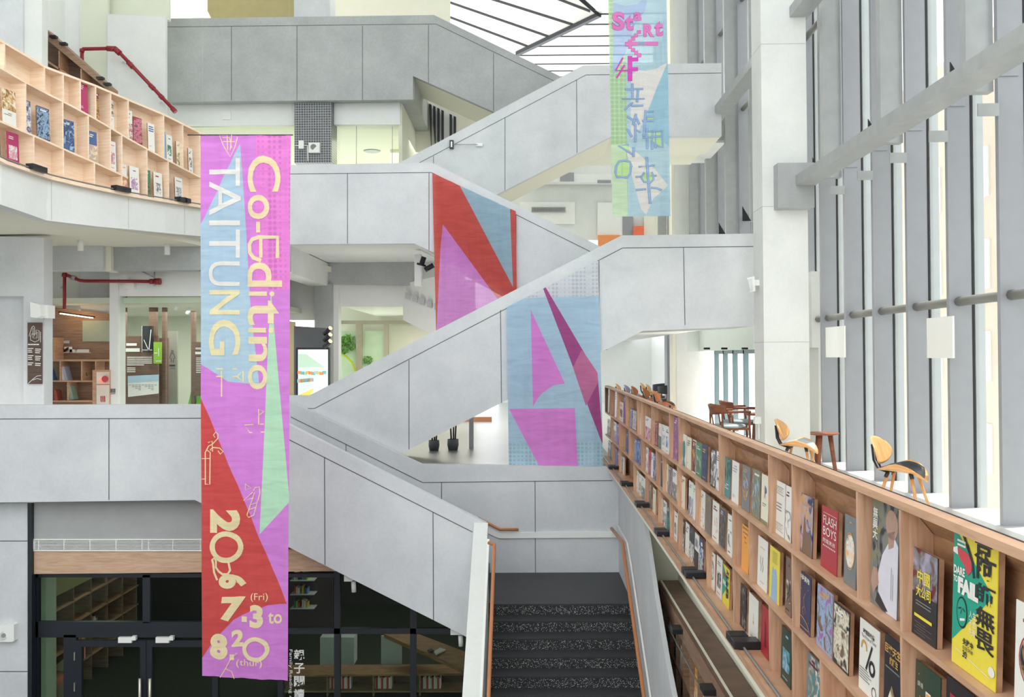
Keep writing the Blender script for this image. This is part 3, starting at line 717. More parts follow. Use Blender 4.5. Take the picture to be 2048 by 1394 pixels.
# ceiling cylinder lights
for i, (x, y, Y) in enumerate(((161, 476, 14.3), (334.5, 485, 14.9))):
    t = empty('ceiling_lamp', at(x, y, Y), label='small white cylinder lamp under the curved balcony, ' + ('nearer the brown sign' if i == 0 else 'nearer the long banner'), cat='lamp')
    c = at(x, y, Y); part('housing', lambda m: m.lathe([(0.045, -0.20), (0.045, 0.0)], WPAINT, 16, c), t); part('collar', lambda m: m.lathe([(0.06, -0.02), (0.06, 0.0)], WPAINT, 16, c), t)
t = empty('dome_camera', at(2, 466, 14.0), label='small white dome camera under the balcony at the frame edge', cat='camera')
c = at(2, 464, 13.8); part('body', lambda m: m.lathe([(0.02, -0.06), (0.05, -0.045), (0.06, 0.0)], WPAINT, 14, c), t)
# exhibit shelf wall
t = empty('display_wall', at(150, 760, 16.3), label='lit brown wood display wall with open shelves in the exhibition room', cat='display wall')
part('panel', lambda m: m.prism([at(x, y, 16.3) for x, y in [(88, 612), (219, 628), (219, 722), (88, 722)]], (0, 0.06, 0), BROWND), t)
part('pane', lambda m: brd(m, 16.28, 165, 641, 219, 683, plain('mirror_green', rgb(176, 186, 164), 0.2), 0.01), t)
def f(m):
    for a in ((88, 719, 219, 722.5), (88, 761, 185, 764), (88, 801, 185, 804)): brd(m, 15.95, *a, OAKE, 0.33)
part('shelf', f, t)
for x, y0, y1 in ((119, 722, 761), (162, 722, 762), (190, 722, 741), (134, 763, 802), (106, 675, 720)):
    part('divider', lambda m: brd(m, 15.95, x, y0, x+2.5, y1, OAKE, 0.33), t)
part('back_panel', lambda m: brd(m, 16.3, 88, 722, 219, 812, BROWND, 0.03), t)
part('cupboard_door', lambda m: brd(m, 15.97, 89, 764, 106, 806, BROWN, 0.03), t)
part('upper_shelf', lambda m: brd(m, 15.95, 88, 675, 106, 677, OAKE, 0.3), t)
def f(m):
    fn = lambda u, v: at(u, v, 16.27)
    for i in range(4): stroke(m, [(112.5+i*7, 699), (118+i*7, 699)], 11, WPAINT, fn)
    stroke(m, [(142, 702), (151, 702)], 6.5, WPAINT, fn); stroke(m, [(154, 702), (175, 702)], 6.5, WPAINT, fn); stroke(m, [(112, 705.2), (181, 705.2)], 1, WPAINT, fn)
    stroke(m, [(112, 684), (136, 684)], 5.5, plain('pale_blue_letters', rgb(190, 204, 212)), fn)
part('print', f, t)
t = empty('wall_lamp', at(140, 630, 16.1), label='thin black bar lamp throwing warm light down the brown display wall', cat='lamp')
part('bar', lambda m: m.tube([at(117, 624, 16.05), at(190, 634, 16.05)], 0.012, BLACK, 6), t)
part('tube', lambda m: m.tube([at(120, 627, 16.06), at(186, 636, 16.06)], 0.007, emit('warm_tube', (1.0, 0.62, 0.32, 1), 14), 6), t)
for i, (pts, c_, l) in enumerate((([(97, 761), (105, 761), (97, 737), (92, 737)], rgb(90, 130, 190), 'blue book leaning at the frame edge of the brown display shelves'), ([(121, 761), (129, 761), (124, 733), (121, 733)], rgb(226, 230, 236), 'white book leaning on the upper display shelf'), ([(129, 761), (136, 761), (128, 733), (124, 733)], rgb(176, 184, 200), 'grey-blue book leaning against a white one on the upper display shelf'),
        ([(107, 801), (116, 801), (112, 781), (107, 779)], rgb(180, 90, 80), 'red patterned book on the lower display shelf'), ([(136, 801), (148, 799), (139, 769), (136, 768)], rgb(150, 176, 160), 'green patterned book leaning on the lower display shelf'))):
    plate('book', 16.0, pts, plain('bookc%d' % i, c_), 0.18, label=l, cat='book')
t = empty('potted_plant', at(169, 758, 16.05), label='tiny round dark plant in a white pot on the brown display shelf', cat='plant')
c = at(169, 760, 16.1); part('pot', lambda m: m.lathe([(0.025, 0.0), (0.032, 0.07)], WPAINT, 12, c), t)
def leafball(m, c, r, n, mat, sz, seed):
    rd = random.Random(seed)
    for i in range(n):
        v = Vector((rd.gauss(0, 1), rd.gauss(0, 1), rd.gauss(0, 1))).normalized()*r*(0.5+0.5*rd.random()); p = c+v
        a = Vector((rd.gauss(0, 1), rd.gauss(0, 1), rd.gauss(0, 1))).normalized()*sz; b = a.orthogonal().normalized()*sz*0.5
        m.faces([p-a, p+b, p+a, p-b], [(0, 1, 2, 3)], mat)
LEAF = plain('leaf_green', rgb(60, 88, 56)); LEAFL = plain('leaf_light', rgb(120, 170, 80))
part('foliage', lambda m: leafball(m, c+Vector((0, 0, 0.1)), 0.045, 150, LEAF, 0.015, 1), t)
t = empty('potted_plant', at(90, 715, 16.05), label='small leafy plant in a white pot at the frame edge of the display shelves', cat='plant')
c2 = at(91, 719, 16.1); part('pot', lambda m: m.lathe([(0.03, 0.0), (0.035, 0.1)], WPAINT, 12, c2), t); part('foliage', lambda m: leafball(m, c2+Vector((0, 0, 0.16)), 0.06, 90, LEAFL, 0.02, 2), t)
t = empty('hydrant_cabinet', at(202, 775, 15.9), label='cream fire hydrant cabinet with a red bell beside the brown display shelves', cat='cabinet')
CP = plain('cream_paint', rgb(232, 224, 210), 0.4)
part('body', lambda m: brd(m, 15.75, 185, 740, 219, 812, OAKE, 0.18), t); part('upper_door', lambda m: brd(m, 15.74, 193, 744, 218, 768, CP, 0.01), t); part('lower_door', lambda m: brd(m, 15.74, 193, 770, 218, 812, CP, 0.01), t)
part('alarm_bell', lambda m: m.tube([at(210, 758, 15.62), at(210, 758, 15.74)], 0.055, plain('signal_red', rgb(190, 30, 40), 0.3), 14), t)
part('alarm_lamp', lambda m: m.tube([at(203, 760, 15.66), at(203, 760, 15.74)], 0.025, emit('red_lamp', (1, 0.1, 0.08, 1), 1.2), 10), t)
def f(m):
    fn = lambda u, v: at(u, v, 15.735)
    for i in range(3): stroke(m, [(202+i*3.5, 793), (202.5+i*3.5, 803)], 2.0, MATS['signal_red'], fn)
part('print', f, t)
mb = MB(); 
for i in range(4): stroke(mb, [(222+i*2.6, 778), (222+i*2.6, 785)], 1.5, BLACK, lambda u, v: at(u, v, 15.79))
stroke(mb, [(222, 788), (230, 787.5)], 1, BLACK, lambda u, v: at(u, v, 15.79))
mb.build('wall_lettering', label='small black lettering low on the white exhibition column', cat='lettering')
# exhibition boards behind glass
def board(name, Y, x0, y0, x1, y1, label, extra=None, mat=None):
    t = empty(name, at((x0+x1)/2, y1, Y), label=label, cat='display board'); part('panel', lambda m: brd(m, Y, x0, y0, x1, y1, mat or BROWN, 0.05), t)
    if extra: part('print', extra, t)
    return t
def f(m):
    fn = lambda u, v: at(u, v, 17.18)
    stroke(m, [(255, 689), (271, 689)], 5, WPAINT, fn); stroke(m, [(255, 700), (276, 700)], 7, WPAINT, fn)
    for i in range(5):
        for j, l in ((0, 16), (17, 15), (34, 14)): 
            if j < 34 or i < 4: stroke(m, [(255+j, 714.5+i*3.8), (255+j+l, 714.5+i*3.8)], 1.8, WPAINT, fn)
    for i in range(3): stroke(m, [(255, 736+i*3.7), (270, 736+i*3.7)], 1.8, WPAINT, fn)
board('display_board', 17.2, 241, 672, 316, 812, 'brown exhibition board with white text columns behind the glass', f)
board('display_board', 17.6, 313, 676, 336, 812, 'narrow brown exhibition board next to the grey restroom panel')
part2 = boxo('post', (0, 0, 0), (0.01, 0.01, 0.01), BROWN) ; bpy.data.objects.remove(part2)
for i, (x0, x1, y0) in enumerate(((240, 250, 593), (298, 312, 605), (324, 331, 611), (382, 389, 622))):
    plate('wooden_post', 17.3+0.05*i, rc(x0, y0, x1, 812), BROWN, 0.1, label=['first', 'second', 'third', 'fourth'][i]+' brown wooden post behind the exhibition glass, counted from the white column', cat='post')
t = empty('windmill_picture', at(294, 680, 17.1), label='black photo panel of two white beams above the brown exhibition board', cat='picture')
part('panel', lambda m: brd(m, 17.12, 284, 652, 304, 704, BLACK, 0.078), t)
part('print', lambda m: [stroke(m, [(302, 660), (298, 700)], 1.6, WPAINT, lambda u, v: at(u, v, 17.11)), stroke(m, [(288, 680), (297, 700)], 1.4, WPAINT, lambda u, v: at(u, v, 17.11)), stroke(m, [(285, 700), (303, 700)], 2.5, STEEL, lambda u, v: at(u, v, 17.11)), stroke(m, [(284, 652), (284, 704)], 0.8, WPAINT, lambda u, v: at(u, v, 17.11))], t)
t = empty('green_poster', at(315, 706, 17.1), label='bright green poster hung between the brown exhibition boards', cat='poster')
part('panel', lambda m: brd(m, 17.1, 307, 684, 323.5, 727, plain('lime', rgb(140, 190, 60)), 0.01), t)
part('print', lambda m: [stroke(m, [(309, 706), (314, 706)], 1.6, WPAINT, lambda u, v: at(u, v, 17.09)), stroke(m, [(317, 697), (317, 712)], 1.2, WPAINT, lambda u, v: at(u, v, 17.09)), stroke(m, [(312, 722), (322, 722)], 1.2, WPAINT, lambda u, v: at(u, v, 17.09))], t)
t = empty('timetable_board', at(286, 772, 16.95), label='white and pale blue timetable board in front of the brown exhibition board', cat='board')
part('panel', lambda m: m.prism([at(x, y, 16.98) for x, y in [(255.5, 752), (317, 749), (317, 787), (256, 794)]], (0, 0.015, 0), WPAINT), t)
def f(m):
    m.prism([at(x, y, 16.975) for x, y in [(255.5, 752), (317, 749), (317, 762), (256, 766)]], (0, 0.004, 0), plain('sky_paper', rgb(178, 208, 230)))
    for i in range(9):
        for j in range(1+(i*5) % 4): stroke(m, [(258+i*6.4, 770+j*3.2), (262+i*6.4, 770+j*3.2)], 1, FIND, lambda u, v: at(u, v, 16.974))
part('print', f, t)
t = empty('restroom_panel', at(344, 740, 18.0), label='grey wall panel with a black figure symbol for the women\'s restroom', cat='sign')
part('panel', lambda m: brd(m, 18.0, 335, 662, 354, 812, plain('grey_green', rgb(140, 142, 130)), 0.05), t)
def f(m):
    fn = lambda u, v: at(u, v, 17.98)
    stroke(m, ring(344.5, 702.5, 2, 2), 1, BLACK, fn); stroke(m, [(342, 707), (339, 717), (342, 716), (343, 724)], 1.1, BLACK, fn); stroke(m, [(347, 707), (350.5, 717), (347.5, 716), (346.5, 724)], 1.1, BLACK, fn); stroke(m, [(342, 707), (347, 707)], 1.1, BLACK, fn)
    stroke(m, [(340, 731), (343.5, 731)], 3, BLACK, fn); stroke(m, [(345.5, 731), (349, 731)], 3, BLACK, fn); stroke(m, [(340, 737), (350, 737)], 0.8, BLACK, fn)
part('symbol', f, t)
board('display_board', 17.0, 389, 684, 470, 792, 'brown exhibition board partly hidden by the long banner', lambda m: [stroke(m, [(393, 697), (402, 697)], 4, FINL, lambda u, v: at(u, v, 16.98)), stroke(m, [(393, 706), (403, 706)], 5, WPAINT, lambda u, v: at(u, v, 16.98))]+[stroke(m, [(393, 716+i*3.6), (403, 716+i*3.6)], 1.5, WPAINT, lambda u, v: at(u, v, 16.98)) for i in range(9)])
for i, x in enumerate((375.5, 391)):
    mb = MB(); mb.prism([at(a, b, 17.5) for a, b in [(x, 812), (x+7, 780), (x+8, 780), (x+11, 812)]], (0, 0.3, 0), plain('grass_green', rgb(110, 190, 50))); mb.build('green_cone', label=('first' if i == 0 else 'second')+' green triangular seat beside the long banner, counted from the restroom panel', cat='seat')
t = empty('track_light', at(340, 605, 17.0), label='white ceiling track with three white spotlights inside the exhibition room', cat='lamp')
part('track', lambda m: m.tube([at(318, 597, 16.9), at(392, 611, 18.4)], 0.012, WPAINT, 6), t)
for x, y in ((320, 606), (353, 612), (377, 620)): part('spotlight', lambda m: m.tube([at(x+3, y-4, 17.2), at(x-3, y+8, 17.2)], 0.035, WPAINT, 10), t)

# ---- behind the stairs: pillar, screen, glazed room (582-870, 487-800)
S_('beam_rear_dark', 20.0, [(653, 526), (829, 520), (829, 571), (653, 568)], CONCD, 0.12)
mb = MB(); mb.box((at(653, 0, 20).x-0.4, 16.9, 1.56), (at(653, 0, 20).x, 20.0, 2.05), CONCW); mb.build('beam_rear_side', kind='structure')
S_('wall_rear_white', 20.2, [(560, 545), (632, 560), (632, 640), (560, 640)], WHITE, 0.1)
S_('column_rear_grey', 19.9, rc(629, 568, 663, 812), CONCD, 0.4)
S_('wall_rear_white', 20.3, rc(663, 560, 808, 613), WHITE, 0.1)
S_('column_rear_white', 20.1, rc(661, 565, 677, 820), WHITE, 0.3)
S_('window_21', 20.35, rc(677, 612, 820, 820), GLASSG, 0.02)
boxo('ceiling', (at(663, 0, 20.3).x, 20.4, at(0, 614, 20.3).z), (at(840, 0, 20.3).x+1, 27, at(0, 614, 20.3).z+0.08), CREAM, kind='structure')
S_('wall_glazed_back', 26.6, [(640, 560), (950, 560), (950, 830), (640, 830)], CREAM, 0.1)
S_('window_22', 26.4, rc(677, 662, 770, 815), plain('bright_outdoor_view', rgb(206, 226, 196), 0.5), 0.05)
mb = MB()
for (a, b) in ((712, 724), (768, 776)): prect(mb, 26.2, a, 648, b, 820, plain('bronze_frame', rgb(170, 160, 140), 0.4), 0.1)
prect(mb, 26.2, 677, 641, 840, 648, MATS['bronze_frame'], 0.1); mb.build('window_23', kind='structure')
t = empty('shrub', at(690, 700, 26.3), label='green leafy shrub outside the glazed room behind the display screen', cat='shrub')
def f(m):
    for x, y, r in ((684, 684, .3), (697, 680, .35), (704, 692, .2), (688, 700, .25), (735, 720, .25)): leafball(m, at(x, y, 26.3), r*0.5, 120, LEAFL, 0.06, int(x))
part('foliage', f, t)
t = empty('green_hoop', at(690, 730, 26.1), label='yellow-green curved hoop seen through the glazed room', cat='hoop')
part('tube', lambda m: m.tube([at(677, 707, 26.1), at(692, 713, 26.1), (at(704, 725, 26.1)), at(711, 742, 26.1)], 0.035, plain('hoop_green', rgb(178, 190, 60)), 8), t)
# wall with vents receding on the right
mb = MB(); A = at(806, 568, 20.2); mb.prism([A, at(806, 640, 20.2), at(905, 690, 18.9), at(905, 545, 18.9)], (0.1, 0.1, 0), WHITE); mb.build('wall_vent_side', kind='structure')
S_('wall_rear_upper', 20.5, [(800, 500), (900, 500), (900, 585), (800, 585)], WHITE, 0.1)
t = empty('air_vent', at(840, 605, 19.5), label='row of grey air vents in the white wall beside the red banner', cat='air vent')
a0 = at(808, 583, 20.1); a1 = at(885, 612, 19.2)
for i in range(5):
    u0 = 0.04+i*0.19; u1 = u0+0.13; p = a0.lerp(a1, u0)+Vector((0, -0.08, 0)); q = a0.lerp(a1, u1)+Vector((0, -0.08, 0)); h = Vector((0, 0, -0.14))
    part('grille', lambda m: m.prism([p, q, q+h, p+h], (0, 0.03, 0), FINL), t)
t = empty('spotlight', at(845, 520, 16.9), label='pair of black spotlights on the white wall edge beside the red banner', cat='spotlight')
part('arm', lambda m: m.tube([at(834, 527, 17.5), at(852, 532, 17.5)], 0.02, BLACK, 8), t)
for (a, b) in (((848, 514), (843, 530)), ((850, 540), (867, 530))): part('head', lambda m: m.tube([at(a[0], a[1], 17.5), at(b[0], b[1], 17.5)], 0.05, BLACK, 12), t)
boxo('spot_bracket', tuple(at(829, 571, 17.5)), tuple(at(842, 508, 17.5)+Vector((0, 0.2, 0))), WHITE, label='white square bracket box behind the pair of black spotlights', cat='bracket')
S_('wall_rear_dark', 19.0, [(588, 652), (652, 656), (652, 812), (588, 812)], plain('charcoal_wall', rgb(98, 102, 106)), 0.3)
S_('window_24', 19.4, [(560, 640), (590, 644), (590, 812), (560, 812)], plain('tan_room', rgb(208, 190, 150)), 0.05)
t = empty('display_screen', at(626, 790, 18.6), label='tall black-framed display screen showing a bright library interior', cat='screen')
part('housing', lambda m: brd(m, 18.55, 592, 695, 659, 815, BLACKF, 0.12), t)
def f(m):
    fn = lambda u, v: at(u, v, 18.54)
    def q(p, mt, d): m.prism([at(x, y, 18.545-d) for x, y in p], (0, 0.002, 0), mt)
    E = lambda n, c: emit('screen_'+n, lin(c)+(1,), 0.38)
    q([(596, 699), (656, 699), (656, 812), (596, 812)], E('sky', (.82, .88, .90)), 0)
    q([(597, 708), (612, 708), (650, 735), (597, 735)], E('roof', (.66, .76, .68)), .003)
    q([(597, 735), (656, 738), (656, 775), (620, 775), (597, 790)], E('shelf', (.74, .84, .80)), .003)
    q([(597, 790), (628, 776), (612, 815), (597, 815)], E('floor', (.93, .74, .34)), .006)
    q([(612, 812), (628, 778), (656, 776), (656, 812)], E('floor2', (.90, .92, .92)), .006)
    for i in range(10): stroke(m, [(598+i*5.5, 745+(i % 3)), (600+i*5.5, 745+(i % 3))], 6, E('b%d' % (i % 4), [(.85, .5, .3), (.4, .62, .6), (.6, .7, .66), (.75, .66, .4)][i % 4]), lambda u, v: at(u, v, 18.535))
    for i in range(9): stroke(m, [(598+i*3, 762-i*.3), (599.5+i*3, 762-i*.3)], 7, E('c%d' % (i % 3), [(.5, .7, .68), (.8, .55, .35), (.4, .6, .66)][i % 3]), lambda u, v: at(u, v, 18.535))
part('screen', f, t)
t = empty('wall_spots', at(656, 690, 18.4), label='column of three small black spotlights with lit tips above the display screen', cat='spotlight')
for y in (668, 681, 694):
    part('head', lambda m: m.tube([at(649, y, 18.5), at(660, y-11, 18.4)], 0.045, BLACK, 10), t); part('lamp', lambda m: m.tube([at(660, y-11, 18.4), at(661.5, y-12.5, 18.39)], 0.04, emit('spot_tip', (1, .65, .3, 1), 1.0), 10), t)

# ---- plants under the middle flight
for i, (x, w_, yb, yt) in enumerate(((868, 22, 900, 878), (906, 23, 899, 876))):
    Yp = -L2*F/(yb-713.0); t = empty('potted_plant', at(x, yb, Yp), label=('dark grey plant pot under the middle flight, stem hidden by the stair' if i == 0 else 'dark grey plant pot under the middle flight with thin stems showing'), cat='plant')
    c = at(x, yb, Yp); c.z = L2; r = w_*Yp/F/2
    part('pot', lambda m: m.lathe([(r*0.8, 0), (r, r*0.9), (r*0.95, r*1.9), (r*0.85, r*1.9), (r*0.8, r*1.7)], plain('pot_grey', rgb(96, 104, 112), 0.6), 20, c), t)
    part('stem', lambda m: [m.tube([c+Vector((dx, 0, r*1.7)), c+Vector((dx*2, 0, r*1.7+0.6)), c+Vector((dx*5, 0, 1.3))], 0.015, plain('stem_brown', rgb(74, 66, 50)), 6) for dx in (-0.03, 0.01, 0.04)], t)
    part('foliage', lambda m: leafball(m, c+Vector((0, 0, 1.3)), 0.16, 90, LEAF, 0.07, 5+i), t)
S_('window_25', 17.2, rc(938, 830, 947, 902), FINL, 0.05)
boxo('trim_12', (-2.4, 24.2, L2), (-0.9, 24.3, L2+0.12), plain('floor_wood_strip', rgb(176, 120, 90)), kind='structure')
boxo('wall_under_rear', (-3.6, 24.3, L2), (4.6, 24.4, 0.7), plain('pale_grey_wall', rgb(214, 216, 214)), kind='structure') if False else None

# ================================================================== GROUND FLOOR, LEFT
YG = 13.0
boxo('floor', (-9.5, -6, L1-0.15), (4.9, 24, L1), plain('ground_floor', rgb(96, 98, 96), 0.35), kind='structure')
S_('wall_lower_left', 12.9, [(-80, 1003), (55, 1005), (55, 1460), (-80, 1460)], CONC, 0.3)
S_('trim_15', 12.86, rc(56, 1004, 63.5, 1460), BLACKF, 0.1)
mb = MB()
for y in (1082, 1343): joint(mb, 12.9, [(-60, y), (55, y)])
mb.build('trim_13', kind='structure')
S_('wall_ground_fascia', 12.92, [(63, 1000), (560, 1000), (560, 1079), (63, 1079)], plain('fascia_grey', rgb(168, 170, 170), 0.8), 0.1)
S_('wall_ground_band', 12.92, [(63, 1103), (690, 1098), (690, 1142), (64, 1148)], BANDW, 0.1)
t = empty('air_grille', at(230, 1090, 12.9), label='long white linear air grille above the wood band over the entrance', cat='air vent')
part('frame', lambda m: [brd(m, 12.9, 65, 1078, 560, 1080.5, WPAINT, 0.05), brd(m, 12.9, 65, 1100, 560, 1102.5, WPAINT, 0.05), brd(m, 12.9, 65, 1078, 68, 1102, WPAINT, 0.05)], t)
part('back', lambda m: brd(m, 12.98, 66, 1079, 560, 1102, plain('grille_dark', rgb(110, 112, 110)), 0.02), t)
part('louvre', lambda m: [brd(m, 12.91, 68, 1082+i*3.0, 560, 1083.3+i*3.0, WPAINT, 0.03) for i in range(6)]+[brd(m, 12.905, x, 1080, x+1.3, 1101, WPAINT, 0.03) for x in (76, 127, 179, 231, 283, 296, 345, 400)], t)
t = empty('entrance_glazing', at(300, 1300, YG), label='black framed glass entrance with double doors below the long parapet', cat='door')
def f(m):
    for a in ((56, 1006, 63.5, 1450), (63, 1147, 76, 1450), (63, 1147, 668, 1155), (63, 1244, 560, 1275), (285, 1150, 300, 1246), (127, 1270, 152, 1450), (668, 1140, 680, 1450), (820, 1190, 832, 1450), (560, 1257, 940, 1268), (555, 1147, 566, 1450), (404, 1150, 420, 1246)):
        prect(m, YG, *a, BLACKF, 0.08)
part('frame', f, t)
for (a, b, c_) in ((152, 292, 1), (293, 436, 0)):
    def f(m):
        prect(m, YG-0.01, a, 1281, b, 1294, BLACKF, 0.06); prect(m, YG-0.01, a, 1294, a+11, 1450, BLACKF, 0.06); prect(m, YG-0.01, b-12, 1294, b, 1450, BLACKF, 0.06)
    d = part('door', f, t)
    hx = 279.5 if c_ else 299.5
    for (nm, ff) in (('handle', lambda m: m.tube([at(hx, 1357, YG-0.08), at(hx, 1450, YG-0.08)], 0.02, plain('brushed_steel', rgb(200, 194, 184), 0.3, 0.8), 10)),
                     ('closer', lambda m: [prect(m, YG-0.06, a+84 if c_ else a+18, 1275, a+111 if c_ else a+45, 1286, WPAINT, 0.05), prect(m, YG-0.07, a+111 if c_ else a+45, 1273, a+119 if c_ else a+53, 1281, WPAINT, 0.06)])):
        m = MB(); ff(m); o = m.build(nm); o.parent = d; o.matrix_parent_inverse = Matrix.Identity(4)
part('hinge', lambda m: [prect(m, YG-0.03, 147.5, 1305, 149.5, 1321, MATS['brushed_steel'], 0.03), prect(m, YG-0.03, 147.5, 1366, 149.5, 1383, MATS['brushed_steel'], 0.03)], t)
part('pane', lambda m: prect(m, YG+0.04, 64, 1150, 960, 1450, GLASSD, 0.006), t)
def f(m):
    fn = lambda u, v: at(u, v, YG+0.03)
    for ch, y0 in (('親', 1299), ('子', 1326), ('閱', 1352), ('讀', 1378), ('區', 1404)): text_into(m, ch, (588, y0, 609, y0+21), WPAINT, fn, bold=0.02)
    text_into(m, 'Family Reading Area', (577, 1299, 585, 1420), WPAINT, fn, rot=90)
part('lettering', f, t)
# interior
DARKW = plain('dark_interior', rgb(34, 38, 34), 0.8); DARKG = plain('dark_green_floor', rgb(44, 50, 38), 0.7)  # dark colours put the unlit room's gloom into walls and floor
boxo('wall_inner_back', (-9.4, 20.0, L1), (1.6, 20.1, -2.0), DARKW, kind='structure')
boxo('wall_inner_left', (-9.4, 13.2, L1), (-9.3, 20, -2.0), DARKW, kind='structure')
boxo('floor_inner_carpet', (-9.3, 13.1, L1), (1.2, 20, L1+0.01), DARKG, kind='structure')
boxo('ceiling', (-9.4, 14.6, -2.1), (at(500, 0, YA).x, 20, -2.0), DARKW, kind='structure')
PG = plain('pale_green_column', rgb(206, 222, 204))
S_('column_inner', 13.6, rc(75, 1140, 92, 1460), PG, 0.3)
S_('column_inner', 17.3, rc(220, 1130, 246, 1460), PG, 0.3)
XB = -7.3
def bookshelf_inner():
    t = empty('bookcase', (XB, 15.5, L1), label='brown bookcase receding behind the entrance glass at far left', cat='bookcase')
    part('back_panel', lambda m: m.box((XB-0.35, 13.9, L1), (XB-0.3, 17.3, -3.0), BROWN), t)
    part('top_board', lambda m: m.box((XB-0.3, 13.9, -3.66), (XB, 17.3, -3.36), plain('olive_board', rgb(150, 150, 100))), t)
    for z in (-3.9, -4.25, -4.6, -4.95): part('shelf', lambda m: m.box((XB-0.3, 13.9, z), (XB, 17.3, z+0.025), OAK), t)
    for k, y in enumerate((14.2, 14.8, 15.4, 16.0, 16.6, 17.2)): part('divider', lambda m: m.box((XB-0.3, y, L1), (XB, y+0.025, -3.66), BROWND), t)
bookshelf_inner()
cols = [rgb(226, 228, 230), rgb(80, 130, 180), rgb(190, 60, 60), rgb(214, 180, 60), rgb(60, 120, 90), rgb(230, 200, 190), rgb(60, 70, 100), rgb(150, 190, 70)]
cn = ['white', 'blue', 'red', 'yellow', 'green', 'pink', 'navy', 'lime']
BM = [plain('spine_%d' % i, c) for i, c in enumerate(cols)]
k = 0
for (y0, n, z) in ((14.9, 4, -4.575), (15.5, 4, -4.575), (15.0, 5, -4.925)):
    for i in range(n):
        ci = (k*3+1) % 8; boxo('book', (XB-0.2, y0+i*0.045, z+0.002), (XB-0.01, y0+i*0.045+0.038, z+0.2+0.02*(k % 3)), BM[ci], label='%s book on the receding bookcase behind the entrance glass' % cn[ci], cat='book', group='books on the receding bookcase'); k += 1
plate('hydrant_cabinet', 14.6, [(100, 1340), (127, 1318), (127, 1460), (100, 1460)], PG, 0.1, label='pale green hydrant cabinet with red bell seen through the entrance glass', cat='cabinet')
mb = MB(); mb.tube([at(110, 1349, 14.5), at(110, 1349, 14.6)], 0.035, MATS['red_lamp'], 10); mb.build('alarm_lamp', label='small glowing red alarm lamp seen through the entrance glass', cat='lamp')
# right-hand part: reading nook with low shelves
def low(x0, y0, x1, y1, Y): return [at(x, y, Y) for x, y in rc(x0, y0, x1, y1)]
t = empty('low_bookcase', at(760, 1394, 15.0), label='long low wooden bookcase seen through the glass under the lowest stair flight', cat='bookcase')
part('top_board', lambda m: m.prism([at(566, 1350, 14.6), at(940, 1347, 14.6), at(940, 1328, 15.1), at(566, 1330, 15.1)], (0, 0, -0.03), OAKD), t)
part('shelf', lambda m: prect(m, 14.6, 566, 1382, 940, 1385, BROWND, 0.4), t)
part('back_panel', lambda m: prect(m, 15.0, 566, 1350, 940, 1460, BROWN, 0.04), t)
for x in (653, 745, 838): part('divider', lambda m: prect(m, 14.6, x, 1350, x+3, 1460, BROWND, 0.4), t)
k = 0
for (xa, xb) in ((656, 700), (748, 782), (842, 880)):
    x = xa
    while x < xb:
        ci = (k*5+k//3) % 8; w_ = 3.0+(k*7 % 3)*0.6
        plate('book', 14.7, rc(x, 1352+(k*3 % 5), x+w_-0.4, 1381.6), BM[ci], 0.16, label='thin %s book on the low wooden bookcase behind the glass' % cn[ci], cat='book', group='books on the low wooden bookcase'); x += w_; k += 1
t = empty('reading_table', at(840, 1300, 16), label='long slanting wooden counter behind the glass, with a book lying on it', cat='table')
part('top_board', lambda m: m.prism([atz(x, y, -4.55) for x, y in [(768, 1268), (832, 1266), (935, 1305), (935, 1345), (908, 1330)]], (0, 0, -0.06), OAKD), t)
part('side_panel', lambda m: prect(m, 15.4, 762, 1272, 803, 1328, FINL, 0.05), t)
plate('white_cabinet', 15.6, rc(640, 1275, 708, 1330), FINL, 0.3, label='pale grey square cabinet behind the glass left of the wooden counter', cat='cabinet')
mb = MB(); mb.prism([atz(x, y, -4.53) for x, y in [(868, 1305), (880, 1298), (891, 1301), (872, 1311)]], (0, 0, 0.02), BM[0]); mb.build('book', label='open white book lying on the slanting wooden counter', cat='book')
mb = MB(); mb.prism([atz(x, y, -4.53) for x, y in [(855, 1302), (862, 1299), (868, 1303), (860, 1305)]], (0, 0, 0.02), BM[6]); mb.build('book', label='small navy book lying on the slanting wooden counter', cat='book')
t = empty('wall_bookcase', at(620, 1190, 16.5), label='dark wall shelves with books behind the glass beside the long banner', cat='bookcase')
part('back_panel', lambda m: prect(m, 16.7, 566, 1150, 665, 1258, plain('plum_panel', rgb(70, 52, 62)), 0.04), t)
for y in (1161, 1189, 1217): part('shelf', lambda m: prect(m, 16.45, 580, y, 628, y+1.5, FINL, 0.25), t)
k = 0
for y in (1161, 1189, 1217):
    for i in range(9):
        if (i*y) % 4 == 0: continue
        ci = (k*3) % 8; plate('book', 16.5, rc(584+i*4, y-17+(k % 3)*2, 587.2+i*4, y-0.1), BM[ci], 0.15, label='small %s book on the dark wall shelves beside the long banner' % cn[ci], cat='book', group='books on the dark wall shelves'); k += 1
for i, (pts) in enumerate(([(688, 1151), (712, 1158), (702, 1163), (688, 1163)], [(901, 1257), (925, 1270), (917, 1270), (901, 1270)])):
    t = empty('downlight', at(pts[0][0], pts[0][1], 12.75), label='small white cylinder lamp under the lowest stair flight, ' + ('the upper of two' if i == 0 else 'the lower of two'), cat='lamp')
    part('mount', lambda m: m.prism([at(x, y, 12.72) for x, y in pts], (0, 0.2, 0), WPAINT), t)
    x, y = (707, 1162) if i == 0 else (921, 1270)
    part('housing', lambda m: m.tube([at(x, y, 12.8), at(x+1, y+22, 12.8)], 0.033, WPAINT, 14), t)
t = empty('wall_speaker', at(12, 1267, 12.86), label='white square wall speaker with round grille on the lower left concrete wall', cat='speaker')
part('housing', lambda m: m.prism([at(x, y, 12.8) for x, y in [(-8, 1252), (24, 1248), (28, 1250), (28, 1282), (24, 1284), (-8, 1284)]], (0, 0.1, 0), WPAINT), t)
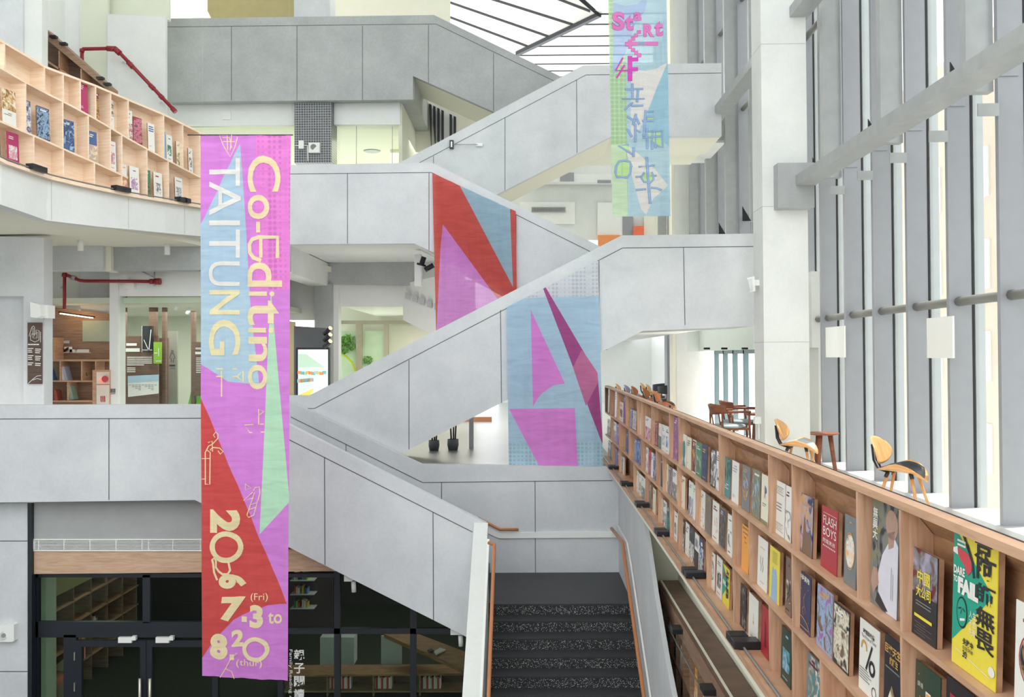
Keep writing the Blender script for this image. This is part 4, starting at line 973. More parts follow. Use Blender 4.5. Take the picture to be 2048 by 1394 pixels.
part('grille', lambda m: m.tube([at(7, 1271, 12.79), at(7, 1271, 12.82)], 0.055, FINL, 20), t)
part('speaker_cone', lambda m: m.tube([at(7, 1271, 12.785), at(7, 1271, 12.80)], 0.03, FIND, 16), t)
# small fittings on the third floor mosaic pillar and walls
t = empty('wall_speaker', at(628, 296, 20.4), label='white square speaker with round grille on the dark mosaic pillar', cat='speaker')
part('housing', lambda m: prect(m, 20.35, 617, 285, 639, 305, WPAINT, 0.1), t); part('grille', lambda m: m.tube([at(627, 294, 20.34), at(627, 294, 20.36)], 0.065, FIND, 16), t)
t = empty('router_box', at(602, 290, 20.4), label='small white wall box with conduit on the dark mosaic pillar', cat='box')
part('body', lambda m: prect(m, 20.37, 597, 281, 607, 297, WPAINT, 0.08), t); part('conduit', lambda m: [m.tube([at(590, 291, 20.42), at(614, 291, 20.42)], 0.012, WPAINT, 6), m.tube([at(615, 291, 20.42), at(616, 322, 20.42)], 0.014, WPAINT, 6)], t)
boxo('alarm_box', tuple(at(445, 239, 20.65)), tuple(at(461, 223, 20.65)+Vector((0, .08, 0))), WPAINT, label='small white square box on the white wall below the top parapet', cat='alarm box')
mb = MB(); c = at(744, 302, 24.2); z_ = at(740, 252, 20.9).z+0.015
cc = atz(744, 302, z_); mb.lathe([(0.18, -0.02), (0.22, 0.0)], STEEL, 24, cc); mb.build('ceiling_lamp', label='round flush ceiling lamp beyond the mosaic pillar', cat='lamp')
t = empty('gauge_lamp', at(904, 288, 18.3), label='small black and white wall fitting with a white rod on the upper flight parapet', cat='wall fitting')
part('body', lambda m: [prect(m, 18.34, 899, 280, 907, 297, BLACK, 0.06), prect(m, 18.335, 901.5, 283, 904.5, 294, WPAINT, 0.02)], t)
part('rod', lambda m: [m.tube([at(907, 289, 18.32), at(955, 289, 18.32)], 0.008, STEEL, 6), prect(m, 18.33, 952, 286, 965, 292, WPAINT, 0.04)], t)
# outer walls out of view, added to even out the light in the hall
boxo('wall_left_side', (-9.6, -6, L1), (-9.5, 24, 12.6), WHITE, kind='structure')
boxo('wall_behind', (-9.5, -6.1, L1), (4.9, -6.0, 2.0), WHITE, kind='structure')

# ---- fill lights added to brighten the rooms behind
def fill_light(name, loc, sx, sy, power, col=(1, 0.97, 0.9)):
    l = bpy.data.lights.new(name, 'AREA'); l.shape = 'RECTANGLE'; l.size = sx; l.size_y = sy; l.energy = power; l.color = col
    o = bpy.data.objects.new(name, l); COL.objects.link(o); o.location = loc
fill_light('exhibition_room_fill', (-7.0, 18.0, 0.9), 3, 3, 55)
fill_light('glazed_room_fill', (-2.6, 23.0, at(0, 614, 20.3).z-0.06), 3, 3, 90, (1, 0.97, 0.88))
fill_light('third_floor_room_fill', (-5.0, 23.5, at(740, 252, 20.9).z-0.06), 5, 3, 50, (1, 0.97, 0.86))
fill_light('ground_room_fill', (-7.0, 15.2, -2.2), 0.6, 0.6, 6, (0.95, 1, 0.85))
fill_light('ground_nook_fill', (-2.5, 16.5, -2.2), 1.5, 1.5, 14, (1, 0.97, 0.85))
def fill_uplight(name, loc, sx, sy, power, col=(1, 0.96, 0.88)):  # upward lights added behind the parapets to lift the soffits
    fill_light(name, loc, sx, sy, power, col); bpy.data.objects[name].rotation_euler = (math.pi, 0, 0)
fill_uplight('concourse_uplight', (-3.1, 18.0, -1.2), 2.0, 1.2, 17)  # answers the warm soffit glow; its fitting is assumed
fill_uplight('balcony_soffit_fill', (-7.3, 13.25, -1.5), 2.2, 0.4, 8)
fill_uplight('exhibition_soffit_fill', (-6.6, 15.65, -1.5), 2.2, 0.15, 6)
fill_light('fourth_floor_fill', (-5.5, 24.0, 9.5), 4, 2, 90, (1, 0.95, 0.8))  # fill light added for the top floor

# ================================================================== BANNERS
def inpoly(p, poly):
    x, y = p; c = False; n = len(poly)
    for i in range(n):
        x1, y1 = poly[i]; x2, y2 = poly[(i+1) % n]
        if (y1 > y) != (y2 > y) and x < (x2-x1)*(y-y1)/(y2-y1)+x1: c = not c
    return c
def cloth_fn(Y, amp, ph, off=0.0, drop=0.0):
    def fn(u, v):
        p = at(u, v, Y)
        f = amp*(math.sin(p.x*17+ph+0.25*math.sin(p.z*1.7))+0.5*math.sin(p.x*41+ph*2+p.z*0.8)) + amp*0.4*math.sin(p.z*3.1+p.x*5)
        return p+Vector((0, f-off, 0))
    return fn
def banner(name, Y, outline, regions, base, fn, label, step=(7, 30)):
    t = empty(name, at(outline[0][0], outline[0][1], Y), label=label, cat='banner')
    b2 = bmesh.new(); vs = [b2.verts.new((x, y, 0)) for x, y in outline]; b2.faces.new(vs)
    for poly, m in regions:
        n = len(poly)
        for i in range(n):
            a = Vector((*poly[i], 0)); c = Vector((*poly[(i+1) % n], 0)); d = (c-a)
            if d.length < 1e-3: continue
            # cut only the faces the edge can touch
            lo = (min(a.x, c.x)-1, min(a.y, c.y)-1); hi = (max(a.x, c.x)+1, max(a.y, c.y)+1)
            fs = [f for f in b2.faces if not (max(v.co.x for v in f.verts) < lo[0] or min(v.co.x for v in f.verts) > hi[0] or max(v.co.y for v in f.verts) < lo[1] or min(v.co.y for v in f.verts) > hi[1])]
            g = set(fs)
            for f in fs: g.update(f.edges); g.update(f.verts)
            bmesh.ops.bisect_plane(b2, geom=list(g), plane_co=a, plane_no=Vector((-d.y, d.x, 0)))
    gridcut(b2, (4, 14))
    mb = MB(); mb.mi(base); mp = {v: mb.bm.verts.new(fn(v.co.x, v.co.y)) for v in b2.verts}
    for f in b2.faces:
        c = f.calc_center_median(); m = base
        for poly, mm in regions:
            if inpoly((c.x, c.y), poly): m = mm
        try: nf = mb.bm.faces.new([mp[v] for v in f.verts]); nf.material_index = mb.mi(m); nf.smooth = False
        except ValueError: pass
    b2.free(); rel(t, mb.build('cloth')); return t
def frgb(*a): return rgb(*a)
FMAG = fabric('fabric_magenta', frgb(218, 138, 222), 0.3); FPNK = fabric('fabric_pink', frgb(234, 136, 216), 0.3, grid=True)
FBLU = fabric('fabric_blue', frgb(176, 202, 224), 0.3); FBLL = fabric('fabric_pale_blue', frgb(182, 208, 226), 0.3)
FRED = fabric('fabric_red', frgb(212, 86, 84), 0.3); FGRN = fabric('fabric_green', frgb(188, 228, 198), 0.3)
INKC = fabric('ink_cream', frgb(238, 224, 180), 0.2); INKW = fabric('ink_ivory', frgb(232, 228, 222), 0.2)
Y1 = 10.6; fn0 = cloth_fn(Y1, 0.011, 0.4); fn1 = cloth_fn(Y1, 0.011, 0.4, 0.007)
tb_ = banner('hanging_banner', Y1, [(401, 271), (582, 271), (576, 1361), (404, 1352)], [
    ([(512, 270), (583, 270), (583, 579), (512, 579)], FPNK),
    ([(479.6, 287), (501, 604), (519, 770), (456, 763), (403.5, 729.5), (400, 729), (400, 452)], FBLU),
    ([(400, 579), (499.4, 579), (501, 604), (519, 770), (456, 763), (403.5, 729.5), (400, 729)], FBLL),
    ([(400, 792), (404, 800), (574, 1207), (536, 1211), (509, 1219), (487, 1229), (468, 1239), (441, 1267), (420, 1292), (405.5, 1314), (400, 1320)], FRED),
    ([(541, 583), (579.5, 1003), (520, 1068)], FGRN)], FMAG, fn0,
    'long pink, blue and red hanging banner lettered Co-Editing TAITUNG')
gr = (6, 25)
mb = MB()
for ch, b in (('T', (418.6, 316, 479.6, 372)), ('A', (418.6, 363, 481, 431)), ('I', (418.6, 441, 479.6, 451)), ('T', (418.6, 459, 479.6, 515.5)), ('U', (417, 523, 479.6, 572))): text_into(mb, ch, b, INKW, fn1, 90, grid=gr)
rel(tb_, mb.build('lettering'))
mb = MB()
for ch, b in (('N', (418.6, 580.5, 479.6, 629)), ('G', (417, 639.3, 481, 711)), ('C', (495.5, 311.7, 561.4, 384)), ('o', (495.5, 390, 538.5, 438.8)), ('-', (512.8, 443.8, 520.8, 465)),
    ('d', (495.5, 524.8, 564.5, 573.9)), ('i', (498, 582.6, 548.6, 592.5)), ('t', (495.5, 601, 559, 650)), ('i', (497, 655, 547, 666)), ('n', (497, 673.8, 535.4, 723)), ('o', (495.5, 729.5, 535.4, 778.6))):
    text_into(mb, ch, b, INKC, fn1, 90, bold=0.012, grid=gr)
stroke(mb, [(555, 512), (555, 474.5), (518, 474.5), (505, 479), (499, 489), (500, 505), (508, 516), (519, 520)], 8, INKC, fn1); stroke(mb, [(522, 476), (522, 512)], 7, INKC, fn1)
text_into(mb, '2', (419.6, 1019, 479.9, 1066), INKC, fn1, 90, bold=0.05, grid=gr)
stroke(mb, ring(452.5, 1094, 28.5, 26.5), 10.5, INKC, fn1)
stroke(mb, [(434, 1158), (428, 1145), (426, 1128), (424, 1120), (428, 1116), (432, 1122), (432, 1135), (438, 1142), (446, 1148), (456, 1148), (461, 1140), (458, 1126)], 4.5, INKC, fn1)
text_into(mb, '6', (438, 1147.6, 493, 1177), INKC, fn1, 90, bold=0.06, grid=gr)
text_into(mb, '7', (439.5, 1193, 486, 1242), INKC, fn1, 0, bold=0.06, grid=gr, shear=0.12)
mb2 = [(483, 1233), (494, 1244), (460, 1308), (469, 1319)]
for (a, b) in ((mb2[0], mb2[1]), (mb2[2], mb2[3])): mb.faces([fn1(a[0], a[1]), fn1(b[0], a[1]), fn1(b[0], b[1]), fn1(a[0], b[1])], [(0, 1, 2, 3)], INKC)
text_into(mb, '3', (499.5, 1209.5, 526.8, 1256), INKC, fn1, 0, bold=0.05, grid=gr)
text_into(mb, 'to', (535.8, 1224.5, 563.6, 1247.6), INKC, fn1, 0, bold=0.02, grid=gr)
text_into(mb, '(Fri)', (501.4, 1186, 535.5, 1204), INKC, fn1, 0, grid=gr)
text_into(mb, '8', (419.6, 1266.7, 456, 1319), INKC, fn1, 0, bold=0.06, grid=gr)
text_into(mb, '2', (464, 1259, 487, 1293), INKC, fn1, 0, bold=0.05, grid=gr)
stroke(mb, ring(511.5, 1298.5, 23, 20.5), 8.5, INKC, fn1)
text_into(mb, '(thur)', (473, 1318.5, 525, 1335.7), INKC, fn1, 0, grid=gr)
rel(tb_, mb.build('lettering'))
mb = MB(); S1 = lambda p, w=1.6: stroke(mb, p, w, INKC, fn1)
S1([(440, 272), (448, 292), (461, 314), (470, 296), (475, 275)]); S1([(447, 276), (460, 276), (464, 296)]); S1([(455, 272), (456, 300)]); S1([(448, 284), (470, 284)]); S1([(464, 271), (461, 300)])
S1([(434, 738), (473, 738)], 2.6); S1([(434, 753), (473, 753)], 2.6); S1([(443.5, 742), (443.5, 792)], 2.6); S1([(474, 753), (486, 742), (486, 764), (474, 753)], 3.4)
S1([(518, 848), (518, 818), (528, 823), (520, 829)], 2); S1([(527, 848), (489, 850), (499, 865), (528, 864)], 2.4)
S1([(411, 968), (411, 905), (417, 892), (424, 889), (436, 877), (437, 868), (432, 864), (427, 870), (430, 874)], 2); S1([(411, 968), (419, 969), (420, 905), (414, 900)], 2); S1([(417, 885), (424, 882), (425, 903), (420, 900), (425, 895), (440, 896), (447, 903), (441, 908), (437, 902)], 2); S1([(405, 917), (419, 917)], 1.4); S1([(405, 958), (411, 958)], 1.4)
S1([(508, 980), (511, 975), (520, 973), (521, 985), (508, 1030), (497, 1035), (494, 1030), (510, 985)], 1.8); S1([(491, 968), (491, 980), (502, 976), (491, 968)], 1.6); S1([(505, 985), (487, 1001), (507, 996)], 1.6); S1([(500, 1010), (516, 1004)], 1.4); S1([(497, 1020), (512, 1014)], 1.4)
S1([(474, 1306), (463, 1316), (452, 1336), (441, 1354)], 1.6); S1([(453, 1337), (464, 1342), (469, 1356)], 1.6)
rel(tb_, mb.build('line_drawing'))
mb = MB(); mb.tube([at(375, 270, Y1), at(586, 270, Y1)], 0.006, BLACK, 6); rel(tb_, mb.build('hanging_rod'))
mb = MB(); mb.tube([at(405, 270, Y1), at(405, -400, Y1)], 0.0006, FINL, 4, cap=False); mb.tube([at(579, 270, Y1), at(579, -400, Y1)], 0.0006, FINL, 4, cap=False); 
rel(tb_, mb.build('hanging_wire'))

Y2 = 13.0
al = 0.86
G_BL = fabric('sheer_blue', frgb(176, 208, 224), 0.5, al); G_PW = fabric('sheer_periwinkle', frgb(160, 186, 226), 0.5, al); G_GR = fabric('sheer_green', frgb(184, 220, 172), 0.5, al, grid=True)
G_WH = fabric('sheer_white', frgb(226, 224, 220), 0.5, al); G_DB = fabric('sheer_deeper_blue', frgb(150, 196, 218), 0.5, al); G_GL = fabric('sheer_lime', frgb(200, 226, 190), 0.5, al)
g0 = cloth_fn(Y2, 0.006, 1.3); g1 = cloth_fn(Y2, 0.006, 1.3, 0.006); g2 = cloth_fn(Y2, 0.006, 1.3, 0.009)
t2 = banner('hanging_banner', Y2, [(1214, -120), (1331, -120), (1341, 432), (1225, 433)], [
    ([(1210, -120), (1226, -120), (1226, 150), (1246, 102), (1252, 110), (1256, 440), (1210, 440)], G_GR),
    ([(1226, 5), (1250, 12), (1275, 8), (1296, -10), (1290, 22), (1270, 50), (1250, 108), (1226, 152)], G_PW),
    ([(1262, 150), (1275, 140), (1290, 142), (1310, 138), (1334, 126), (1312, 180), (1294, 224), (1278, 262), (1262, 280)], G_WH),
    ([(1334, 128), (1345, 128), (1345, 300), (1290, 250), (1296, 224), (1312, 180)], G_DB),
    ([(1250, 288), (1275, 306), (1310, 338), (1336, 371), (1306, 398), (1292, 430), (1282, 418), (1264, 352)], G_WH),
    ([(1210, 290), (1252, 290), (1256, 440), (1210, 440)], G_GL)], G_BL, g0, 'sheer pale blue and green hanging banner lettered Start 4F, in front of the upper flight')
PK = fabric('ink_pink', frgb(238, 140, 206), 0.3); PKO = fabric('ink_plum', frgb(178, 90, 160), 0.3); BLI = fabric('ink_blue', frgb(160, 190, 226), 0.3); BLO = fabric('ink_dark_blue', frgb(92, 120, 160), 0.2); LIM = fabric('ink_lime', frgb(190, 222, 160), 0.3)
mb = MB(); sq = lambda a, b, c, d, m=PK, f=g2: stroke(mb, [(a, (b+d)/2), (c, (b+d)/2)], d-b, m, f)
q = lambda x, y: (1205+x/6.06, y/6.06)
for ch, b in (('S', (115, 148, 268, 370)), ('t', (270, 185, 375, 370)), ('a', (378, 152, 468, 255)), ('R', (495, 293, 625, 447)), ('t', (628, 258, 730, 440))):
    x0, y0 = q(b[0], b[1]); x1, y1 = q(b[2], b[3]); text_into(mb, ch, (x0-.5, y0-.5, x1+.5, y1+.5), PKO, g1, bold=0.055, grid=(10, 40)); text_into(mb, ch, (x0, y0, x1, y1), PK, g2, bold=0.035, grid=(10, 40))
def dstroke(pts, w_, a=PK, o=PKO):
    P_ = [(x, y) for x, y in pts]; stroke(mb, P_, w_+0.9, o, g1); stroke(mb, P_, w_, a, g2)
dstroke([q(320, 528), q(650, 528)], 6.5)
for b in ((418, 372, 460, 410), (385, 410, 425, 450), (348, 445, 392, 490), (312, 482, 355, 588), (275, 512, 316, 556), (348, 585, 392, 628), (388, 620, 428, 665), (420, 650, 465, 695)):
    x0, y0 = q(b[0], b[1]); x1, y1 = q(b[2], b[3])
    for (e, m_, f_) in ((0.5, PKO, g1), (0, PK, g2)): mb.faces([f_(x0-e, y0-e), f_(x1+e, y0-e), f_(x1+e, y1+e), f_(x0-e, y1+e)], [(0, 1, 2, 3)], m_)
FM = fabric('ink_hot_pink', frgb(228, 96, 200), 0.3)
dstroke([q(333, 705), q(333, 955)], 8.5, FM); dstroke([q(340, 722), q(410, 722)], 7, FM); dstroke([q(340, 838), q(405, 838)], 7, FM)
dstroke([q(242, 710), q(158, 858), q(292, 855)], 3, FM); dstroke([q(262, 795), q(175, 940)], 3, FM)
rel(t2, mb.build('lettering'))
mb = MB(); Bq = lambda pts, w_=4.2: dstroke([(1205+x/6.06, 210+y/6.06) for x, y in pts], w_, BLI, BLO)
Bt = lambda pts, w_=4.2: dstroke([q(x, y) for x, y in pts], w_, BLI, BLO)
Bt([(285, 1085), (480, 1080)], 3); Bt([(362, 1025), (362, 1190)]); Bt([(430, 1090), (418, 1225)]); Bt([(240, 1202), (500, 1200)], 2); Bt([(360, 1250), (272, 1325)], 3); Bt([(360, 1285), (480, 1282)], 3)
Lq = lambda p: mb.faces([g1(1205+x/6.06, 210+y/6.06) for x, y in p], [tuple(range(len(p)))], LIM)
Lq([(545, 145), (620, 145), (620, 190), (545, 190)]); Lq([(550, 330), (715, 325), (725, 510), (550, 410)]); Lq([(205, 495), (310, 490), (330, 560)]); Lq([(185, 690), (330, 690), (330, 860), (185, 860)]); Lq([(480, 830), (610, 830), (600, 930), (490, 930)])
Bq([(310, 145), (385, 200)]); Bq([(402, 120), (370, 230)]); Bq([(405, 150), (440, 225)]); Bq([(397, 240), (397, 440)]); Bq([(305, 305), (350, 375)]); Bq([(400, 300), (450, 330)], 2.5)
Bq([(520, 80), (500, 370)]); Bq([(515, 85), (610, 80)], 2.5); Bq([(540, 145), (625, 145), (620, 190), (490, 195)], 3); Bq([(540, 295), (540, 520)]); Bq([(600, 325), (600, 525)]); Bq([(645, 330), (645, 510)]); Bq([(710, 315), (728, 520), (655, 490)], 3.4); Bq([(495, 400), (715, 380)], 3); Bq([(530, 325), (720, 318)], 2)
Bq([(305, 482), (190, 495), (350, 590)], 3); Bq([(375, 530), (375, 615)]); Bq([(350, 740), (330, 690), (270, 675), (200, 685), (165, 740), (155, 820), (170, 875), (300, 880), (335, 830), (345, 740)], 3.6)
Bq([(535, 650), (575, 1180)], 5); Bq([(445, 750), (620, 735)], 2.5); Bq([(410, 872), (645, 858)], 2.5); Bq([(500, 830), (465, 880), (500, 935), (580, 940), (620, 900), (600, 825)], 3); Bq([(415, 1030), (515, 1022)], 3); Bq([(600, 1005), (660, 1010), (710, 1030)], 3)
rel(t2, mb.build('lettering'))
mb = MB(); mb.tube([at(1214, -119, Y2), at(1331, -119, Y2)], 0.01, STEEL, 8); mb.tube([at(1214, -119, Y2), at(1214, -119, Y2)+Vector((0, 0, 6.6))], 0.002, FINL, 4); mb.tube([at(1331, -119, Y2), at(1331, -119, Y2)+Vector((0, 0, 6.6))], 0.002, FINL, 4); rel(t2, mb.build('hanging_rod'))

Y3 = YC-0.05
R3 = fabric('sheer_red', frgb(218, 98, 92), 0.4, 0.93); B3 = fabric('sheer_steel_blue', frgb(170, 200, 218), 0.4, 0.93); M3 = fabric('sheer_magenta', frgb(224, 148, 224), 0.4, 0.93)
h0 = cloth_fn(Y3-0.03, 0.014, 2.0)
t3 = banner('hanging_banner', Y3, [(864.6, 346), (1031.7, 422.7), (1034, 640), (1034, 700), (873, 700)], [
    ([(919.5, 371), (1020, 417), (1026, 574)], B3), ([(885.4, 448), (994, 596), (1050, 672), (1050, 720), (872, 720), (873, 659), (880.5, 500)], M3)], R3, h0,
    'red banner with a magenta triangle and a blue triangle on the stair parapet behind', step=(6, 25))
Y4 = YB-0.06
B4 = fabric('wrinkled_blue', frgb(180, 208, 230), 0.3); B4L = fabric('gridded_blue', frgb(182, 214, 230), 0.3, grid=True); M4 = fabric('wrinkled_magenta', frgb(228, 144, 224), 0.3); P4 = fabric('wrinkled_plum', frgb(172, 88, 146), 0.3); W4 = fabric('dotted_white', frgb(222, 226, 234), 0.3, 0.9, grid=True); P4L = fabric('wrinkled_rose', frgb(200, 120, 164), 0.3)
k0 = cloth_fn(Y4-0.02, 0.007, 0.2)
t4 = banner('hanging_banner', Y4, [(1013.5, 614.5), (1196, 521), (1200, 661), (1206.5, 936), (1017.7, 942)], [
    ([(1040, 597), (1210, 591), (1210, 500), (1040, 590)], W4), ([(1010, 887), (1210, 884), (1210, 950), (1010, 950)], B4L),
    ([(1061.3, 619.4), (1130, 767), (1106, 771), (1084, 787), (1074, 799), (1066, 814.5)], M4),
    ([(1085, 574), (1091, 574), (1171, 709.7), (1195, 745), (1206, 884), (1204, 886)], P4),
    ([(1163, 700), (1171, 709.7), (1195, 745), (1196, 765), (1172, 812), (1146, 735)], P4L),
    ([(1017.7, 817.7), (1149.4, 816), (1157, 950), (1084, 950), (1082, 939)], M4)], B4, k0,
    'blue banner with magenta shapes and a plum wedge on the middle flight parapet', step=(7, 30))

# ================================================================== RIGHT BOOKCASE
RP = [(1.235, 1.5), (1.25, 2.2), (1.262, 3.0), (1.27, 4.0), (1.278, 5.0), (1.29, 6.5), (1.305, 8.0), (1.315, 9.5), (1.322, 11.0), (1.328, 12.5), (1.33, 14.0), (1.33, 15.6)]
# the plan runs away from the viewer; +normal points away from the hall, so offsets into the shelf are positive
ZT, ZA, ZB_, ZL = -0.50, -0.94, -1.312, -1.675
DR = 0.115
bk = empty('bookcase', (1.3, 7, -1.7), label='very long curved oak bookcase of displayed covers along the edge of the reading floor', cat='bookcase')
RPN = normals(RP)
def rsw(nm, o0, o1, z0, z1, m, bev=0):
    mb = MB(); sweep2(mb, RP, o0, o1, z0, z1, m); o = mb.build(nm, bevel=bev); rel(bk, o)
rsw('back_panel', DR-0.006, DR, ZL, ZT-0.11, OAKD)
rsw('top_board', 0.0, 0.05, ZT-0.028, ZT, OAKE)
mb = MB(); A_ = []
for i, (p, q) in enumerate(zip(RP, RPN)):
    for (o, z) in ((0.044, ZT-0.03), (0.05, ZT-0.03), (DR, ZT-0.11), (DR-0.006, ZT-0.11)): A_.append(Vector((p[0]+q[0]*o, p[1]+q[1]*o, z)))
mb.faces(A_, [(4*i+j, 4*(i+1)+j, 4*(i+1)+(j+1) % 4, 4*i+(j+1) % 4) for i in range(len(RP)-1) for j in range(4)]+[(0, 1, 2, 3)], OAKD); rel(bk, mb.build('header_panel'))
rsw('shelf', 0.0, DR, ZA-0.02, ZA, OAKE); rsw('shelf', 0.0, DR, ZB_-0.02, ZB_, OAKE)
rsw('ledge', -0.085, DR, ZL-0.045, ZL, OAK)
rsw('rear_face', 0.05, 0.056, ZT-0.03, ZT+0.002, BLACK)
boxo('floor', (1.56, 1.0, L2-0.3), (4.9, YA2+0.15, L2), FLOORL, kind='structure')
mb = MB(); sweep2(mb, RP, -0.06, 0.3, -1.79, ZL-0.047, CREAM); mb.build('slab_edge', kind='structure')
def rhit(px, py, off=0.0):
    plan = [(x-0*off, y) for x, y in RP]
    d = ray(px, py); k = d.x/d.y; f = [(p[0]-q[0]*0+off)-k*p[1] for p, q in zip(plan, RPN)]
    for i in range(len(plan)-1):
        if f[i]*f[i+1] <= 0:
            t = f[i]/(f[i]-f[i+1]); a, b = plan[i], plan[i+1]
            return (a[0]+off+(b[0]-a[0])*t, a[1]+(b[1]-a[1])*t, math.atan2(b[1]-a[1], b[0]-a[0]))
    return (plan[-1][0]+off, plan[-1][1], math.pi/2)
def rdiv(px, row):
    z1, z0 = ((ZT-0.03, ZA), (ZA-0.02, ZB_), (ZB_-0.02, ZL))[row]; py = 713-(z0+z1)/2*(-1)*0
    x, y, a = rhit(px, 713+(px-1051)*(-(z0+z1)/2)/1.3)
    T = Vector((math.cos(a), math.sin(a), 0)); Nn = Vector((math.sin(a), -math.cos(a), 0)); c = Vector((x, y, 0))
    mb = MB()
    prof = [(0, z0), (DR-0.007, z0), (DR-0.007, ZT-0.112), (0.043, ZT-0.032), (0, z1)] if row == 0 else [(0, z0), (DR-0.007, z0), (DR-0.007, z1), (0, z1)]
    mb.prism([c-T*0.009+Nn*o+Vector((0, 0, z)) for o, z in prof], T*0.018, OAKV); rel(bk, mb.build('divider'))
for px in (1209, 1219.5, 1234, 1251, 1274, 1282.5, 1302.6, 1338.5, 1357, 1438, 1537.5, 1584.5, 1714.5, 1801): rdiv(px, 0)
for px in (1221.5, 1238, 1257.4, 1282, 1312, 1325, 1354.5, 1391.5, 1465, 1498, 1584.5, 1803): rdiv(px, 1)
for px in (1224, 1238, 1267, 1291, 1316, 1339.5, 1357, 1413, 1466, 1538.5, 1585, 1641): rdiv(px, 2)
# rod and clamps
t = empty('ledge_rail', (1.22, 7, -1.67), label='thin dark rail with black clamp pairs along the ledge of the very long bookcase', cat='rail')
mb = MB(); mb.tube([(p[0]-q[0]*0.055, p[1], ZL+0.012) for p, q in zip(RP, RPN)], 0.008, FIND, 6); rel(t, mb.build('rod'))
for (px, py) in ((1216, 934), (1242, 967), (1268, 1008), (1306, 1064), (1363, 1145), (1461, 1280)):
    p = atz(px, py, ZL+0.025); x, y, a = rhit(px, py, -0.05)
    c = Vector((x, p.y, ZL+0.018))
    for k in (-1, 1):
        mb = MB(); mb.box((c.x-0.065, c.y+k*0.06-0.05, c.z-0.015), (c.x+0.065-0.02*k, c.y+k*0.06+0.05, c.z+0.03), BLACK); rel(t, mb.build('clamp', bevel=0.004))

# ------------------------------------------------------------------ covers
ARTC = {}
def art(a, b, c, sc=14):
    key = (a, b, c, sc)
    if key in ARTC: return ARTC[key]
    m, nt, bs = newmat('cover_art'); bs.inputs['Roughness'].default_value = 0.45
    tc = nt.nodes.new('ShaderNodeTexCoord'); oi = nt.nodes.new('ShaderNodeObjectInfo'); ad = nt.nodes.new('ShaderNodeVectorMath'); ad.operation = 'ADD'
    mu = nt.nodes.new('ShaderNodeMath'); mu.operation = 'MULTIPLY'; mu.inputs[1].default_value = 40
    n = nt.nodes.new('ShaderNodeTexNoise'); n.inputs['Scale'].default_value = sc; n.inputs['Detail'].default_value = 5; n.inputs['Distortion'].default_value = 1.2
    nt.links.new(oi.outputs['Random'], mu.inputs[0]); nt.links.new(tc.outputs['Object'], ad.inputs[0]); nt.links.new(mu.outputs[0], ad.inputs[1]); nt.links.new(ad.outputs[0], n.inputs['Vector'])
    r = nt.nodes.new('ShaderNodeValToRGB'); e = r.color_ramp.elements; e[0].position = 0.36; e[0].color = a; e[1].position = 0.62; e[1].color = c; k = e.new(0.5); k.color = b
    nt.links.new(n.outputs['Fac'], r.inputs[0]); nt.links.new(r.outputs[0], bs.inputs['Base Color']); ARTC[key] = m; return m
PAL = {'white': (232, 230, 224), 'cream': (232, 224, 202), 'black': (40, 40, 44), 'navy': (44, 54, 92), 'blue': (70, 100, 150), 'red': (170, 44, 54), 'green': (70, 130, 96), 'teal': (64, 140, 146),
       'purple': (112, 76, 140), 'violet': (160, 104, 164), 'orange': (238, 160, 60), 'yellow': (232, 214, 70), 'grey': (118, 122, 124), 'brown': (120, 96, 78), 'pink': (206, 130, 150), 'sky': (150, 180, 210), 'magenta': (178, 40, 100), 'olive': (128, 128, 92), 'lilac': (170, 160, 186), 'maroon': (110, 36, 44), 'gold': (206, 160, 90), 'darkgreen': (40, 66, 52)}
def C(n): return rgb(*PAL[n])
def pm(n): return plain('cover_'+n, C(n), 0.4, var=0.02, scale=30)
def bars(f, x0, x1, y, n, h, gap, m, rnd):
    n = max(1, n-rnd.randrange(2)); h *= 0.45+0.5*rnd.random()
    for i in range(n):
        a = x0+0.3*rnd.random()*(i == 0); f(a, y-i*(h+gap)-h, a+(x1-a)*(1-0.6*rnd.random()), y-i*(h+gap), m)
BARK = wood('board_edge', rgb(186, 146, 116), rgb(152, 112, 86), axis=(3, 3, 3))
NB = [0]
